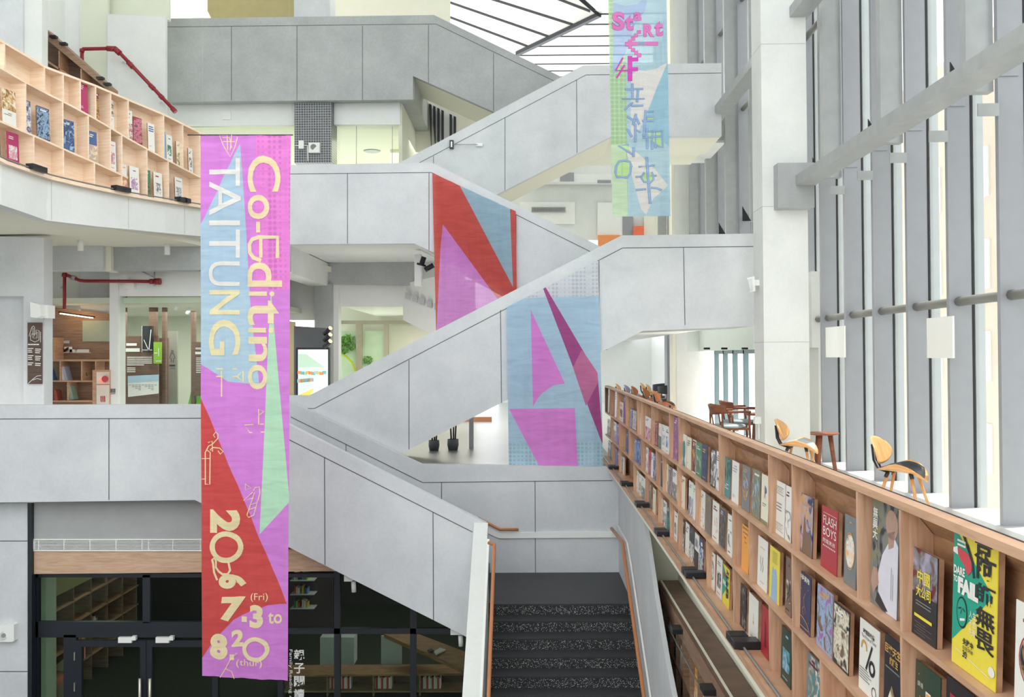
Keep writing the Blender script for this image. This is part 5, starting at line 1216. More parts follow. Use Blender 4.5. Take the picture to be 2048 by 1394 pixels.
def book(M, w_, h, spec, label, parent_kind='book_display', group=None, tilt=0.05, th=0.018):
    """spec: (background, ink, kind, art palette)"""
    rnd = random.Random(hash(label) & 0xffff if False else NB[0]*17+3); NB[0] += 1
    t = bpy.data.objects.new(parent_kind, None); COL.objects.link(t); t.matrix_world = M @ Matrix.Rotation(-tilt, 4, 'X'); t.empty_display_size = 0.05
    tag(t, label, 'book', group)
    mb = MB(); mb.box((0.002, 0.0, 0), (w_-0.002, th, h-0.004), BARK); o = mb.build('board', t)
    mb = MB(); bg, ink, kind, pal = spec
    mb.box((0, -0.003, 0), (w_, 0, h), pm(bg))
    dpt = [0.0]
    def R(x0, y0, x1, y1, m, lv=1):
        y = -0.003-0.0005*lv; mb.faces([(x0*w_, y, y0*h), (x1*w_, y, y0*h), (x1*w_, y, y1*h), (x0*w_, y, y1*h)], [(0, 1, 2, 3)], m)
    def Pg(pts, m, lv=2):
        y = -0.003-0.0005*lv; mb.faces([(x*w_, y, z*h) for x, z in pts], [tuple(range(len(pts)))], m)
    def Tx(s, x0, y0, x1, y1, m, lv=4, bold=0.0, rot=0):
        y = -0.003-0.0005*lv; text_into(mb, s, (x0, 1-y1, x1, 1-y0), m, lambda u, v: Vector((u*w_, y, (1-v)*h)), rot=rot, bold=bold)
    def Ov(cx, cy, rx, ry, m, lv=2, n=20): Pg([(cx+rx*math.cos(2*math.pi*i/n), cy+ry*math.sin(2*math.pi*i/n)) for i in range(n)], m, lv)
    def Rg(cx, cy, rx, ry, wd, m, lv=3, a0=0, a1=360):
        y = -0.003-0.0005*lv; stroke(mb, [(x*w_, z*h) for x, z in ring(cx, cy, rx, ry, a0, a1, 20)], wd, m, lambda u, v: Vector((u, y, v)))
    def Ln(pts, wd, m, lv=3):
        y = -0.003-0.0005*lv; stroke(mb, [(x*w_, z*h) for x, z in pts], wd, m, lambda u, v: Vector((u, y, v)))
    A = art(*[C(p) for p in pal]) if pal else None; I = pm(ink)
    if callable(kind): kind(R, Pg, Tx, Ov, Rg, Ln, A, I)
    elif kind == 'art':
        R(0, 0.04, 1, 0.97, A); bars(lambda a, b, c, d, m: R(a, b, c, d, m, 3), 0.12, 0.88, 0.92, 2, 0.045, 0.02, I, rnd)
    elif kind == 'low':
        R(0.0, 0.0, 1, 0.55, A); bars(lambda a, b, c, d, m: R(a, b, c, d, m, 3), 0.12, 0.85, 0.9, 3, 0.04, 0.03, I, rnd)
    elif kind == 'top':
        R(0.0, 0.42, 1, 1, A); bars(lambda a, b, c, d, m: R(a, b, c, d, m, 3), 0.12, 0.85, 0.34, 3, 0.03, 0.03, I, rnd)
    elif kind == 'mid':
        R(0.15, 0.22, 0.85, 0.62, A); bars(lambda a, b, c, d, m: R(a, b, c, d, m, 3), 0.15, 0.85, 0.88, 2, 0.05, 0.03, I, rnd); R(0.2, 0.08, 0.7, 0.1, I, 3)
    elif kind == 'round':
        Ov(0.5, 0.5, 0.36, 0.24, A); Rg(0.5, 0.5, 0.38, 0.26, 0.004, I); bars(lambda a, b, c, d, m: R(a, b, c, d, m, 3), 0.2, 0.8, 0.92, 2, 0.04, 0.03, I, rnd)
    elif kind == 'text':
        bars(lambda a, b, c, d, m: R(a, b, c, d, m, 3), 0.12, 0.88, 0.9, 3, 0.05, 0.035, I, rnd); bars(lambda a, b, c, d, m: R(a, b, c, d, m, 3), 0.12, 0.6, 0.2, 3, 0.012, 0.02, I, rnd)
    elif kind == 'split':
        R(0, 0, 1, 0.5, I); R(0.15, 0.6, 0.85, 0.85, A, 2)
    o = mb.build('cover', t); return t
def fish(R, Pg, Tx, Ov, Rg, Ln, A, I): Ov(0.5, 0.5, 0.32, 0.30, I); Pg([(0.5, 0.3), (0.1, 0.0), (0.9, 0.0)], I)
def flash(R, Pg, Tx, Ov, Rg, Ln, A, I):
    Tx('FLASH', 0.14, 0.72, 0.95, 0.86, I, bold=0.0); Tx('BOYS', 0.14, 0.54, 0.95, 0.68, I); Tx('閃電男孩', 0.14, 0.42, 0.9, 0.49, I); Ln([(0.12, 0.9), (0.95, 0.9)], 0.0015, I)
    for i in range(8): R(0.15+i*0.1, 0.36, 0.2+i*0.1, 0.385, I, 3)
def monk(R, Pg, Tx, Ov, Rg, Ln, A, I):
    R(0, 0, 1, 1, A)
    W = pm('lilac'); WW = plain('cover_shirt', rgb(214, 210, 222), 0.5, var=0.03, scale=20); SK = plain('cover_skin', rgb(176, 142, 128), 0.5, var=0.06, scale=30)
    Pg([(0.3, 0.12), (0.62, 0.0), (1, 0.0), (1, 0.62), (0.86, 0.68), (0.62, 0.6), (0.42, 0.48), (0.28, 0.3)], WW, 2)
    Ov(0.76, 0.78, 0.22, 0.13, SK, 3); Pg([(0.62, 0.7), (0.88, 0.74), (0.84, 0.6), (0.66, 0.56)], SK, 3); Pg([(0.0, 0.2), (0.1, 0.34), (0.24, 0.34), (0.32, 0.22), (0.12, 0.1)], SK, 3)
    Pg([(0.3, 0.14), (0.68, 0.02), (0.5, 0.0), (0.2, 0.04)], pm('black'), 4)
    Tx('無', 0.05, 0.78, 0.24, 0.88, I, 5, 0.02); Tx('與', 0.05, 0.68, 0.24, 0.78, I, 5, 0.02); Tx('大', 0.05, 0.59, 0.24, 0.68, I, 5, 0.02)
    for i in range(2): R(0.78+i*0.06, 0.14, 0.79+i*0.06, 0.42-0.05*i, pm('grey'), 5)
def zhong(R, Pg, Tx, Ov, Rg, Ln, A, I):
    R(0, 0, 1, 1, A); R(0, 0, 1, 0.5, pm('black'), 2); Pg([(0.42, 0.62), (0.5, 0.9), (0.58, 0.62)], pm('lilac'), 2)
    Tx('中國', 0.24, 0.62, 0.74, 0.78, I, 5, 0.02); Tx('大公司', 0.2, 0.46, 0.78, 0.60, I, 5, 0.02)
    for i in range(2): R(0.2, 0.40-i*0.035, 0.8, 0.415-i*0.035, pm('grey'), 5)
    R(0.15, 0.22, 0.85, 0.255, I, 5)
    for i in range(5): R(0.15+0.1*(i % 2), 0.16-i*0.03, 0.6+0.25*(i % 2), 0.165-i*0.03, pm('grey'), 5)
def dare(R, Pg, Tx, Ov, Rg, Ln, A, I):
    G = plain('cover_jade', rgb(28, 158, 132), 0.4); K = pm('black'); Wt = pm('white'); Rd = plain('cover_scarlet', rgb(206, 70, 80), 0.4)
    Pg([(0, 1.0), (0.92, 0.62), (0.02, 0.17), (0, 0.17)], G, 1)
    Tx('京', 0.5, 0.84, 0.9, 0.98, K, 5, 0.03); Tx('阿', 0.56, 0.70, 0.98, 0.86, K, 5, 0.025); Tx('師', 0.56, 0.54, 0.98, 0.68, K, 5, 0.02); Tx('無', 0.56, 0.38, 0.98, 0.52, K, 5, 0.02); Tx('畏', 0.56, 0.22, 0.98, 0.37, K, 5, 0.02)
    Tx('DARE', 0.03, 0.66, 0.30, 0.72, Wt, 6, 0.04); Tx('TO', 0.03, 0.60, 0.13, 0.645, Wt, 6, 0.04); Tx('FAIL', 0.14, 0.53, 0.62, 0.65, Wt, 6, 0.07)
    Pg([(0.1, 0.86), (0.35, 0.84), (0.46, 0.78), (0.44, 0.72), (0.36, 0.68), (0.28, 0.74), (0.14, 0.79)], Rd, 4); Pg([(0, 0.84), (0.1, 0.86), (0.12, 0.80), (0, 0.81)], Wt, 4)
    Ln([(0.24, 0.96), (0.38, 0.86), (0.34, 0.90), (0.46, 0.8), (0.5, 0.7)], 0.012, K, 5)
    Ov(0.24, 0.40, 0.13, 0.115, K, 3); Ov(0.24, 0.40, 0.11, 0.10, G, 4); Ln([(0.17, 0.42), (0.22, 0.43)], 0.005, K, 5); Ln([(0.27, 0.43), (0.31, 0.42)], 0.005, K, 5); Ln([(0.24, 0.42), (0.22, 0.39)], 0.003, K, 5); Ln([(0.22, 0.345), (0.31, 0.36)], 0.007, Wt, 6)
    for i in range(3): Tx(['人生', '不怕', '失敗'][i], 0.42, 0.40-i*0.06, 0.58, 0.45-i*0.06, Wt, 6)
    Tx('失敗中', 0.28, 0.18, 0.52, 0.23, K, 5, 0.03); Tx('30', 0.28, 0.09, 0.38, 0.14, K, 5, 0.02); Tx('自我突破', 0.28, 0.145, 0.52, 0.175, K, 5); Ln([(0.12, 0.12), (0.9, 0.07)], 0.002, Wt, 5)
    R(0.1, 0.9, 0.3, 0.915, Wt, 5); R(0.1, 0.87, 0.3, 0.885, Wt, 5); Ov(0.93, 0.12, 0.07, 0.035, Wt, 5)
def minidare(R, Pg, Tx, Ov, Rg, Ln, A, I):
    G = plain('cover_jade', rgb(28, 158, 132), 0.4); Pg([(0, 1.0), (0.92, 0.62), (0.02, 0.17), (0, 0.17)], G, 1)
    for i, ch in enumerate('京阿師無畏'): Tx(ch, 0.55, 0.82-i*0.15, 0.97, 0.96-i*0.15, pm('black'), 5, 0.04)
    Tx('FAIL', 0.1, 0.5, 0.6, 0.62, pm('white'), 6, 0.07); Ov(0.28, 0.76, 0.15, 0.06, pm('red'), 4)
def pct(R, Pg, Tx, Ov, Rg, Ln, A, I):
    Tx('時間的代價', 0.2, 0.82, 0.78, 0.89, I, 4, 0.02); Tx('The Price of Time', 0.12, 0.76, 0.86, 0.81, I, 4)
    Ln([(0.4, 0.37), (0.66, 0.70)], 0.013, I, 4); Rg(0.68, 0.42, 0.12, 0.085, 0.014, I, 4); Rg(0.26, 0.62, 0.13, 0.09, 0.012, pm('gold'), 3, 0, 180)
    for i in range(5): R(0.05, 0.32-i*0.035, 0.5+0.08*(i % 3), 0.328-i*0.035, I, 4)
    Rg(0.8, 0.12, 0.1, 0.07, 0.004, I, 4)
def dragon(R, Pg, Tx, Ov, Rg, Ln, A, I):
    Tx('巨龍天空', 0.06, 0.78, 0.98, 0.9, pm('gold'), 4, 0.03); Tx('的誕生', 0.35, 0.66, 0.85, 0.76, pm('gold'), 4, 0.03)
    R(0.1, 0.6, 0.95, 0.62, pm('grey'), 4); Pg([(0.15, 0.0), (0.3, 0.25), (0.5, 0.42), (0.7, 0.3), (0.8, 0.1), (0.7, 0)], A, 3); Pg([(0.7, 0.2), (1, 0.32), (1, 0.27)], pm('yellow'), 4); Pg([(0.75, 0.16), (1, 0.2), (1, 0.16)], pm('yellow'), 4)
def door_(R, Pg, Tx, Ov, Rg, Ln, A, I):
    R(0.44, 0.3, 0.64, 0.72, pm('white'), 2); R(0.47, 0.3, 0.62, 0.70, pm('orange'), 3); Pg([(0.34, 0.3), (0.46, 0.3), (0.46, 0.52), (0.36, 0.54)], pm('navy'), 4); Ov(0.4, 0.57, 0.05, 0.03, pm('cream'), 4)
    for x, y in ((0.15, 0.85), (0.85, 0.7), (0.8, 0.45), (0.2, 0.6)): R(x, y, x+0.03, y+0.015, pm('gold'), 3)
    for i in range(2): Tx(['如果', '你能'][i], 0.12+i*0.12, 0.72, 0.22+i*0.12, 0.78, pm('white'), 4)
def cat(R, Pg, Tx, Ov, Rg, Ln, A, I):
    S = pm('sky'); Pg([(0.2, 0.0), (0.82, 0.0), (0.78, 0.4), (0.72, 0.58), (0.66, 0.64), (0.58, 0.6), (0.44, 0.6), (0.34, 0.65), (0.3, 0.56), (0.26, 0.35)], S, 2)
    for x in (0.42, 0.58): Ov(x, 0.5, 0.03, 0.012, pm('white'), 4)
    for i in range(8): R(0.3, 0.93-i*0.03, 0.8, 0.938-i*0.03, pm('olive'), 3)
def orange_(R, Pg, Tx, Ov, Rg, Ln, A, I):
    for i, n in enumerate((5, 4, 2, 2)):
        for j in range(n): R(0.15+0.17*j+0.1*i, 0.92-i*0.1, 0.22+0.17*j+0.1*i, 0.96-i*0.1, pm('brown'), 3)
def starsky(R, Pg, Tx, Ov, Rg, Ln, A, I):
    Tx('等待英雄', 0.1, 0.86, 0.92, 0.96, pm('white'), 4, 0.02); Gd = pm('gold')
    Ln([(0.62, 0.66), (0.5, 0.56), (0.56, 0.44), (0.4, 0.36), (0.48, 0.28)], 0.003, Gd); Ln([(0.56, 0.44), (0.7, 0.34)], 0.003, Gd); Rg(0.3, -0.05, 0.75, 0.28, 0.004, Gd, 3, 20, 100)
    for x, y in ((0.1, 0.6), (0.8, 0.75), (0.3, 0.7), (0.85, 0.2)): R(x, y, x+0.05, y+0.012, Gd, 3)
    R(0.1, 0.06, 0.9, 0.075, Gd, 3)
def night(R, Pg, Tx, Ov, Rg, Ln, A, I):
    R(0, 0, 1, 1, A); Tx('The Night Ferry', 0.08, 0.80, 0.95, 0.88, pm('gold'), 4); Pg([(0.2, 0.1), (0.3, 0.6), (0.36, 0.66), (0.42, 0.55), (0.5, 0.4), (0.9, 0.35), (1, 0.1), (1, 0), (0.1, 0)], pm('brown'), 2)
def swirl(R, Pg, Tx, Ov, Rg, Ln, A, I):
    R(0, 0, 1, 0.75, A); Rg(0.5, 0.5, 0.3, 0.18, 0.008, I); Ov(0.55, 0.85, 0.2, 0.06, pm('white'), 3)
def bird(R, Pg, Tx, Ov, Rg, Ln, A, I):
    Pg([(0.5, 0.8), (0.75, 0.74), (0.8, 0.66), (0.6, 0.62), (0.45, 0.5), (0.55, 0.68)], pm('blue'), 3); Ln([(0.4, 0.72), (0.7, 0.52)], 0.006, pm('orange'), 4); R(0.2, 0.4, 0.75, 0.42, I); R(0.2, 0.36, 0.6, 0.375, I); R(0, 0, 1, 0.08, pm('olive'), 2)
def lineart(R, Pg, Tx, Ov, Rg, Ln, A, I):
    for y0 in (0.78, 0.10):
        Ln([(0.15, y0), (0.9, y0-0.02), (0.9, y0+0.12), (0.15, y0+0.12), (0.15, y0)], 0.0025, I)
        for i in range(4): Rg(0.25+i*0.16, y0+0.06, 0.06, 0.035, 0.0022, I)
    for i in range(3): R(0.3, 0.58-i*0.06, 0.75, 0.60-i*0.06, pm('grey'), 3)
def oneguitar(R, Pg, Tx, Ov, Rg, Ln, A, I): Ln([(0.55, 0.42), (0.54, 0.62)], 0.004, pm('gold')); Ov(0.54, 0.42, 0.05, 0.035, pm('gold'), 3); R(0.15, 0.86, 0.85, 0.88, pm('cream'), 3); R(0.3, 0.1, 0.7, 0.11, I, 3)
def tower(R, Pg, Tx, Ov, Rg, Ln, A, I): Pg([(0.45, 0.2), (0.5, 0.8), (0.6, 0.55), (0.7, 0.2)], pm('maroon'), 3)
def greenfig(R, Pg, Tx, Ov, Rg, Ln, A, I):
    for x in (0.35, 0.55): Ln([(x, 0.62), (x-0.05, 0.5), (x+0.06, 0.44), (x, 0.34)], 0.006, pm('green'))
    R(0.25, 0.8, 0.75, 0.81, pm('grey')); R(0.3, 0.12, 0.7, 0.13, pm('grey'))

# (row, x far, x near, y of the top at the near corner, colour word, spec)
W = 'white'
RB = [
 (0,1204.5,1208.5,793,'pale green',('cream','green','text',None)),(0,1215.5,1218.6,779,'white',(W,'grey','text',None)),(0,1229.5,1233,784,'white',(W,'grey','text',None)),
 (0,1239,1246,806,'cream and brown',('cream','brown','mid',('cream','brown','maroon'))),(0,1246.8,1250.2,791,'tall purple',('purple','white','text',None)),(0,1256,1259,817,'orange',('orange','brown','art',('orange','gold','brown'))),(0,1259.8,1264,818,'steel blue',('blue','white','art',('blue','sky','grey'))),
 (0,1264.8,1272.5,822,'black and white',('black','white','art',('navy','white','olive'))),(0,1279.5,1282,827,'narrow cream',('cream','grey','text',None)),(0,1290,1301,837,'white and crimson',(W,'navy','low',('white','pink','maroon'))),
 (0,1308,1315,845,'dark crimson',('maroon','white','art',('maroon','pink','black'))),(0,1317,1322.7,849,'green-edged white',(W,'green','split',('green','white','cream'))),(0,1323.6,1330.5,852,'white with a pale sketch',(W,'lilac','mid',('white','lilac','cream'))),(0,1331,1338,855,'white with a blue feather',(W,'blue','mid',('white','sky','blue'))),
 (0,1346.5,1355.3,836,'tall violet',('violet','white','art',('violet','purple','pink'))),
 (0,1363.7,1372.2,871,'white with a teal fish',(W,'teal',fish,None)),(0,1373.3,1381.6,877,'cream lined',('cream','grey','text',None)),(0,1385,1391,882,'dark red glowing',('white','white','art',('black','maroon','orange'))),(0,1391.6,1403,888,'green with a figure',('green','white','mid',('cream','green','brown'))),
 (0,1403.6,1414,893,'dark navy',('navy','gold','mid',('navy','black','blue'))),(0,1421.3,1431.3,902,'black and brown figure',('black','white','art',('black','grey','white'))),(0,1432,1437.7,905,'white with a red edge',(W,'maroon','low',('white','white','maroon'))),
 (0,1448.5,1460,919,'green forest',('teal','white','top',('darkgreen','teal','olive'))),(0,1463.5,1476.5,927,'plain white',(W,'lilac','text',None)),(0,1483.5,1498.8,936,'charcoal with a round portrait',('grey','gold','round',('sky','brown','gold'))),(0,1504,1519.6,944,'olive landscape',('olive','white','art',('sky','olive','grey'))),
 (0,1522,1535.6,954,'cream with a blue bird',('cream','grey',bird,None)),(0,1546.3,1568.7,969,'white line drawing',(W,'brown',lineart,None)),(0,1570.5,1581.5,976,'white with red blossom',(W,'maroon','low',('white','white','brown'))),
 (0,1600.5,1624.8,998,'violet and gold night sky',('navy','gold',night,('navy','lilac','gold'))),(0,1642,1673.8,1026,'red FLASH BOYS',('red','white',flash,None)),(0,1688,1711.6,1039,'charcoal moon',('grey','gold','round',('grey','white','orange'))),
 (0,1742,1794.6,1006,'large dark grey, man in white shirt',('grey','white',monk,('black','grey','olive'))),(0,1823,1873,1118,'black and yellow city',('black','yellow',zhong,('lilac','grey','maroon'))),(0,1904,1991,1087,'large green and yellow DARE TO FAIL',('yellow','black',dare,None)),(0,2029,2110,1240,'white with a pink and black circle',(W,'red','round',('black','gold','pink'))),
 (1,1204.5,1207,833,'white',(W,'grey','text',None)),(1,1208.5,1211.5,835,'pale grey',(W,'grey','text',None)),(1,1213,1220.5,842,'dull green',('cream','green','low',('olive','grey','white'))),(1,1226.5,1232,846,'white and violet',(W,'purple','low',('white','violet','black'))),(1,1232.4,1237.5,850,'purple',('purple','white','art',('lilac','purple','violet'))),
 (1,1251.5,1256.8,867,'deep blue',('blue','sky','art',('blue','navy','grey'))),(1,1268.8,1273.8,880,'steel blue',('blue','white','art',('blue','sky','navy'))),(1,1274.2,1281.5,883,'blue-grey striped',('blue','white','art',('navy','blue','sky'))),(1,1291.5,1296,897,'white and black',(W,'black','low',('white','white','black'))),(1,1296.4,1301.8,902,'red',('red','pink','low',('red','pink','maroon'))),
 (1,1302,1306,907,'white',(W,'grey','text',None)),(1,1306.4,1311.6,910,'blue and white',('blue','white','low',('white','navy','blue'))),(1,1321.5,1324.6,920,'narrow navy',('navy','white','art',('navy','black','blue'))),(1,1330,1335.8,930,'cream leaf',('cream','green','low',('cream','cream','olive'))),(1,1336.2,1344,937,'grey-brown',('grey','white','art',('grey','brown','lilac'))),(1,1344.6,1353.7,944,'white and brown with a blue edge',(W,'navy','low',('white','brown','grey'))),
 (1,1361.5,1369.5,956,'cream',('cream','brown','text',None)),(1,1377,1385.8,967,'white and grey mist',(W,'grey','low',('white','lilac','grey'))),(1,1386.3,1390.6,973,'narrow white',(W,'grey','text',None)),(1,1399.5,1409.2,986,'white speckled',(W,'grey','low',('white','white','brown'))),(1,1410.3,1421.6,996,'dusky brown',('grey','olive','art',('olive','brown','grey'))),
 (1,1424.5,1437,1009,'white with scattered figures',(W,'maroon','mid',('white','cream','pink'))),(1,1439,1450.2,1021,'dark grey',('grey','lilac','art',('grey','black','brown'))),(1,1454.5,1464,1034,'white with a small black figure',(W,'black','mid',('white','white','black'))),(1,1483,1496.6,1058,'orange',('orange','brown',orange_,None)),
 (1,1515,1533.8,1085,'white with two green figures',(W,'green',greenfig,None)),(1,1538.6,1557.8,1105,'yellow cover with a pale blue cat',('yellow','sky',cat,None)),(1,1570.4,1582.5,1121,'brown sepia building',('brown','black','mid',('cream','brown','black'))),(1,1594.5,1620.2,1157,'deep blue constellation',('navy','white',starsky,None)),
 (1,1633.5,1664,1190,'lilac and blue fantasy',('lilac','gold','art',('violet','sky','brown'))),(1,1667,1697,1226,'black gallery painting',('black','white','art',('black','cream','brown'))),(1,1718,1756.8,1265,'white percent sign',(W,'black',pct,None)),(1,1767.5,1800.5,1291,'black and gold dragon',('black','gold',dragon,('gold','brown','cream'))),
 (1,1829,1878.5,1357,'dark teal cover with an orange door',('darkgreen','white',door_,None)),(1,1890,1945,1392,'black cover with a red corner',('black','red','split',('red','red','maroon'))),
 (2,1216,1221,885,'dull white',(W,'grey','low',('white','olive','grey'))),(2,1222,1224,890,'narrow grey',('grey','white','text',None)),(2,1230,1235,900,'violet-blue',('navy','white','art',('navy','violet','blue'))),(2,1235.6,1238,906,'pink',('pink','white','art',('pink','brown','white'))),(2,1241.5,1245,913,'brown and white',('brown','white','art',('brown','white','maroon'))),(2,1245.5,1248.5,916,'white',(W,'brown','text',None)),
 (2,1272.5,1276.7,944,'white',(W,'grey','text',None)),(2,1277.6,1282.2,951,'white scratched',(W,'brown','mid',('white','brown','white'))),(2,1282.8,1289.6,958,'white and grey',(W,'grey','low',('white','grey','brown'))),(2,1298.7,1302,968,'pale grey',('grey','white','text',None)),(2,1305.6,1311,980,'cream',('cream','brown','text',None)),(2,1320,1324.6,998,'white and lime',(W,'green','low',('white','cream','olive'))),
 (2,1326,1332.6,1006,'white with a black shape',(W,'black','low',('white','black','white'))),(2,1333.2,1339,1014,'dark green',('darkgreen','white','low',('darkgreen','teal','green'))),(2,1348,1354.6,1028,'grey and white',(W,'black','mid',('grey','white','black'))),(2,1362,1370,1043,'black',('black','white','low',('black','grey','white'))),(2,1370.5,1377.7,1051,'white with brown strip',(W,'brown','text',None)),
 (2,1378.2,1388.4,1062,'black and white',('black','grey','low',('black','white','black'))),(2,1389,1397,1073,'white and black split',(W,'black','split',('white','lilac','grey'))),(2,1398,1406.6,1083,'navy swirl',('navy','sky',swirl,('navy','white','blue'))),(2,1419,1429.3,1110,'black and white swirl',(W,'black','round',('black','grey','white'))),(2,1432.6,1443.4,1121,'white and grey',(W,'grey','mid',('white','grey','black'))),
 (2,1445,1458,1141,'small green and yellow DARE TO FAIL',('yellow','black',minidare,None)),(2,1480.3,1492,1178,'black night',('black','grey','art',('black','black','grey'))),(2,1497,1515.2,1203,'white with one small guitar',(W,'grey',oneguitar,None)),(2,1522.6,1537,1223,'dark red tower',('red','maroon',tower,None)),(2,1562,1582,1270,'dark blue-green forest',('darkgreen','sky','mid',('sky','teal','black'))),(2,1614,1639.5,1329,'grey and teal crowd',('grey','maroon','art',('cream','grey','teal'))),
]
ROWZ = (ZA, ZB_, ZL); ROWN = ('top', 'middle', 'bottom')
cnt = [0, 0, 0]; tot = [sum(1 for b in RB if b[0] == r) for r in range(3)]
ORD = ['first', 'second', 'third', 'fourth', 'fifth', 'sixth', 'seventh', 'eighth', 'ninth', 'tenth', 'eleventh', 'twelfth', 'thirteenth', 'fourteenth', 'fifteenth', 'sixteenth', 'seventeenth', 'eighteenth', 'nineteenth', 'twentieth']
def ordw(n): return ORD[n] if n < 20 else 'twenty-'+ORD[n-20] if n < 29 else 'thirtieth' if n == 29 else 'thirty-'+ORD[n-30] if n < 39 else 'fortieth'
for (row, xf, xn, yt, cw, spec) in RB:
    z0 = ROWZ[row]; OFF = 0.035
    zm = z0+0.12
    xF, yF, a = rhit(xf, 713+(xf-1051)*(-zm)/1.31, OFF); xN, yN, a2 = rhit(xn, 713+(xn-1051)*(-zm)/1.31, OFF)
    w_ = math.hypot(xF-xN, yF-yN); top = at(xn, yt, yN).z; h = max(0.12, min(top-z0, 0.42))
    X = Vector((xN-xF, yN-yF, 0)).normalized(); Zv = Vector((0, 0, 1)); Yv = Zv.cross(X)
    M = Matrix(((X.x, Yv.x, 0, xF), (X.y, Yv.y, 0, yF), (0, 0, 1, z0+0.001), (0, 0, 0, 1)))
    n = cnt[row]; cnt[row] += 1
    near = tot[row]-1-n
    where = ('%s from far end' % ordw(n)) if n < tot[row]/2 else ('%s from near end' % ordw(near))
    book(M, w_, h, spec, ('%s book, %s, %s row, long bookcase' if len(cw.split()) < 9 else '%s, %s, %s row, long bookcase') % (cw, where, ROWN[row]), group='displayed covers on the long curved bookcase', tilt=0.035)

# upper-left bookcase covers: (line, x far-left, x right, y top, words, spec)
LB = [
 (3,164,182,167,'magenta',('magenta','white','text',None)),(3,193,205,187,'dark painted',('brown','white','art',('black','gold','maroon'))),(3,221,234,203,'white and black photo',(W,'red','top',('black','white','brown'))),(3,257.6,271,224,'pale green-white',(W,'green','low',('white','red','white'))),(3,273,290,238,'dark red',('maroon','pink','art',('maroon','pink','red'))),(3,302,315,251,'white with blue edge',(W,'blue','text',None)),
 (3,328.5,338,266,'pale blue',('sky','white','text',None)),(3,339,351,274,'white with green letters',(W,'green','mid',('white','green','green'))),(3,359,370,287,'cream landscape',('cream','grey','low',('olive','cream','brown'))),(3,383,391,301,'white and black sketch',(W,'black','mid',('white','black','white'))),
 (4,13,40,180,'wood and white',(W,'brown','top',('brown','gold','cream'))),(4,53,70,202,'dark blue eye',('navy','white','art',('navy','lilac','white'))),(4,82,107,216,'navy castle',('navy','white','art',('navy','sky','black'))),(4,133,155,243,'steel blue',('blue','white','art',('blue','navy','sky'))),(4,182,200,266,'blue sky and white',('blue','white','low',('white','gold','sky'))),(4,223,238,286,'white with pale figures',(W,'pink','mid',('white','pink','lilac'))),
 (5,-6,7,258,'dark green',('darkgreen','white','top',('black','darkgreen','darkgreen'))),(5,22,46,267,'magenta with a white picture',('magenta','white','mid',('white','pink','white'))),(5,244,260,331,'white with orange print',(W,'orange','low',('white','orange','pink'))),(5,265,284,337,'white dotted',(W,'violet','mid',('white','violet','white'))),(5,294,307,344,'green',('green','white','low',('darkgreen','olive','green'))),(5,313,330,349,'white with fine marks',(W,'red','mid',('white','white','grey'))),
 (5,338,344,355,'narrow purple',('purple','white','art',('navy','purple','white'))),(5,356,370.5,359,'white with small grey icons',(W,'grey','mid',('white','grey','white'))),
]
kc = {}
for (ln, xf, xn, yt, cw, spec) in LB:
    h0_ = plan_hit(LPL, max(xf, -38), 300); h1_ = plan_hit(LPL, xn, 300)
    n0 = (math.sin(h0_[3]), -math.cos(h0_[3])); off = -0.05
    Pf = Vector((h0_[0]+n0[0]*off, h0_[1]+n0[1]*off, 0)); Pn = Vector((h1_[0]+n0[0]*off, h1_[1]+n0[1]*off, 0))
    zb = lerpz(zz(ln, 0.002 if ln != 5 else -0.008), h0_[2]); zb = max(zb, lerpz(zz(ln, 0.002 if ln != 5 else -0.008), h1_[2]))
    X = (Pn-Pf).normalized(); Yv = Vector((0, 0, 1)).cross(X); w_ = (Pn-Pf).length
    top = at(xf, yt-6, Pf.y).z; h = max(0.14, min(0.46, top-zb))
    M = Matrix(((X.x, Yv.x, 0, Pf.x), (X.y, Yv.y, 0, Pf.y), (0, 0, 1, zb), (0, 0, 0, 1)))
    k = kc.get(ln, 0); kc[ln] = k+1
    book(M, w_, h, spec, '%s book, %s along %s row of the balcony bookcase' % (cw, ordw(k), {3: 'top', 4: 'middle', 5: 'bottom'}[ln]), group='displayed covers on the balcony bookcase', tilt=0.035)

# lower floor bookcase below the ledge
t = empty('bookcase', (1.62, 8, -3.2), label='dark brown bookcase with a pale strip, seen below the ledge of the long bookcase', cat='bookcase')
xb = 1.60; yF_, yN_ = 11.35, 3.0; zt = -2.75
mb = MB(); mb.box((xb, yN_, zt-0.03), (xb+0.24, yF_, zt), BROWN); rel(t, mb.build('top_board'))
mb = MB(); mb.box((xb+0.02, yN_, zt+0.001), (xb+0.045, yF_, zt+0.004), CREAM); rel(t, mb.build('inlay_strip'))
mb = MB(); mb.box((xb+0.2, yN_, -5.3), (xb+0.24, yF_, zt-0.03), BROWN); rel(t, mb.build('back_panel'))
for z in (-2.95, -3.35, -3.75, -4.15): mb = MB(); mb.box((xb, yN_, z-0.02), (xb+0.2, yF_, z), BROWND); rel(t, mb.build('shelf'))
for i in range(20):
    y = yF_-0.02-i*0.42; mb = MB(); mb.box((xb, y-0.02, -5.3), (xb+0.2, y, zt-0.03), BROWND); rel(t, mb.build('divider'))
mb = MB(); mb.box((xb-0.003, yN_, zt-0.2), (xb, yF_, zt-0.03), BROWND); rel(t, mb.build('fascia'))
mb = MB(); mb.tube([(xb-0.05, yN_, zt-0.25), (xb-0.05, yF_, zt-0.25)], 0.008, FIND, 6); rel(t, mb.build('rod'))
for (px, py) in ((1309, 1181), (1352, 1260), (1415, 1380)):
    p = atx(px, py, xb-0.06); mb = MB(); mb.box((p.x-0.05, p.y-0.09, p.z-0.02), (p.x+0.09, p.y+0.09, p.z+0.03), BLACK); rel(t, mb.build('clamp', bevel=0.004))
rd = random.Random(5); k = 0
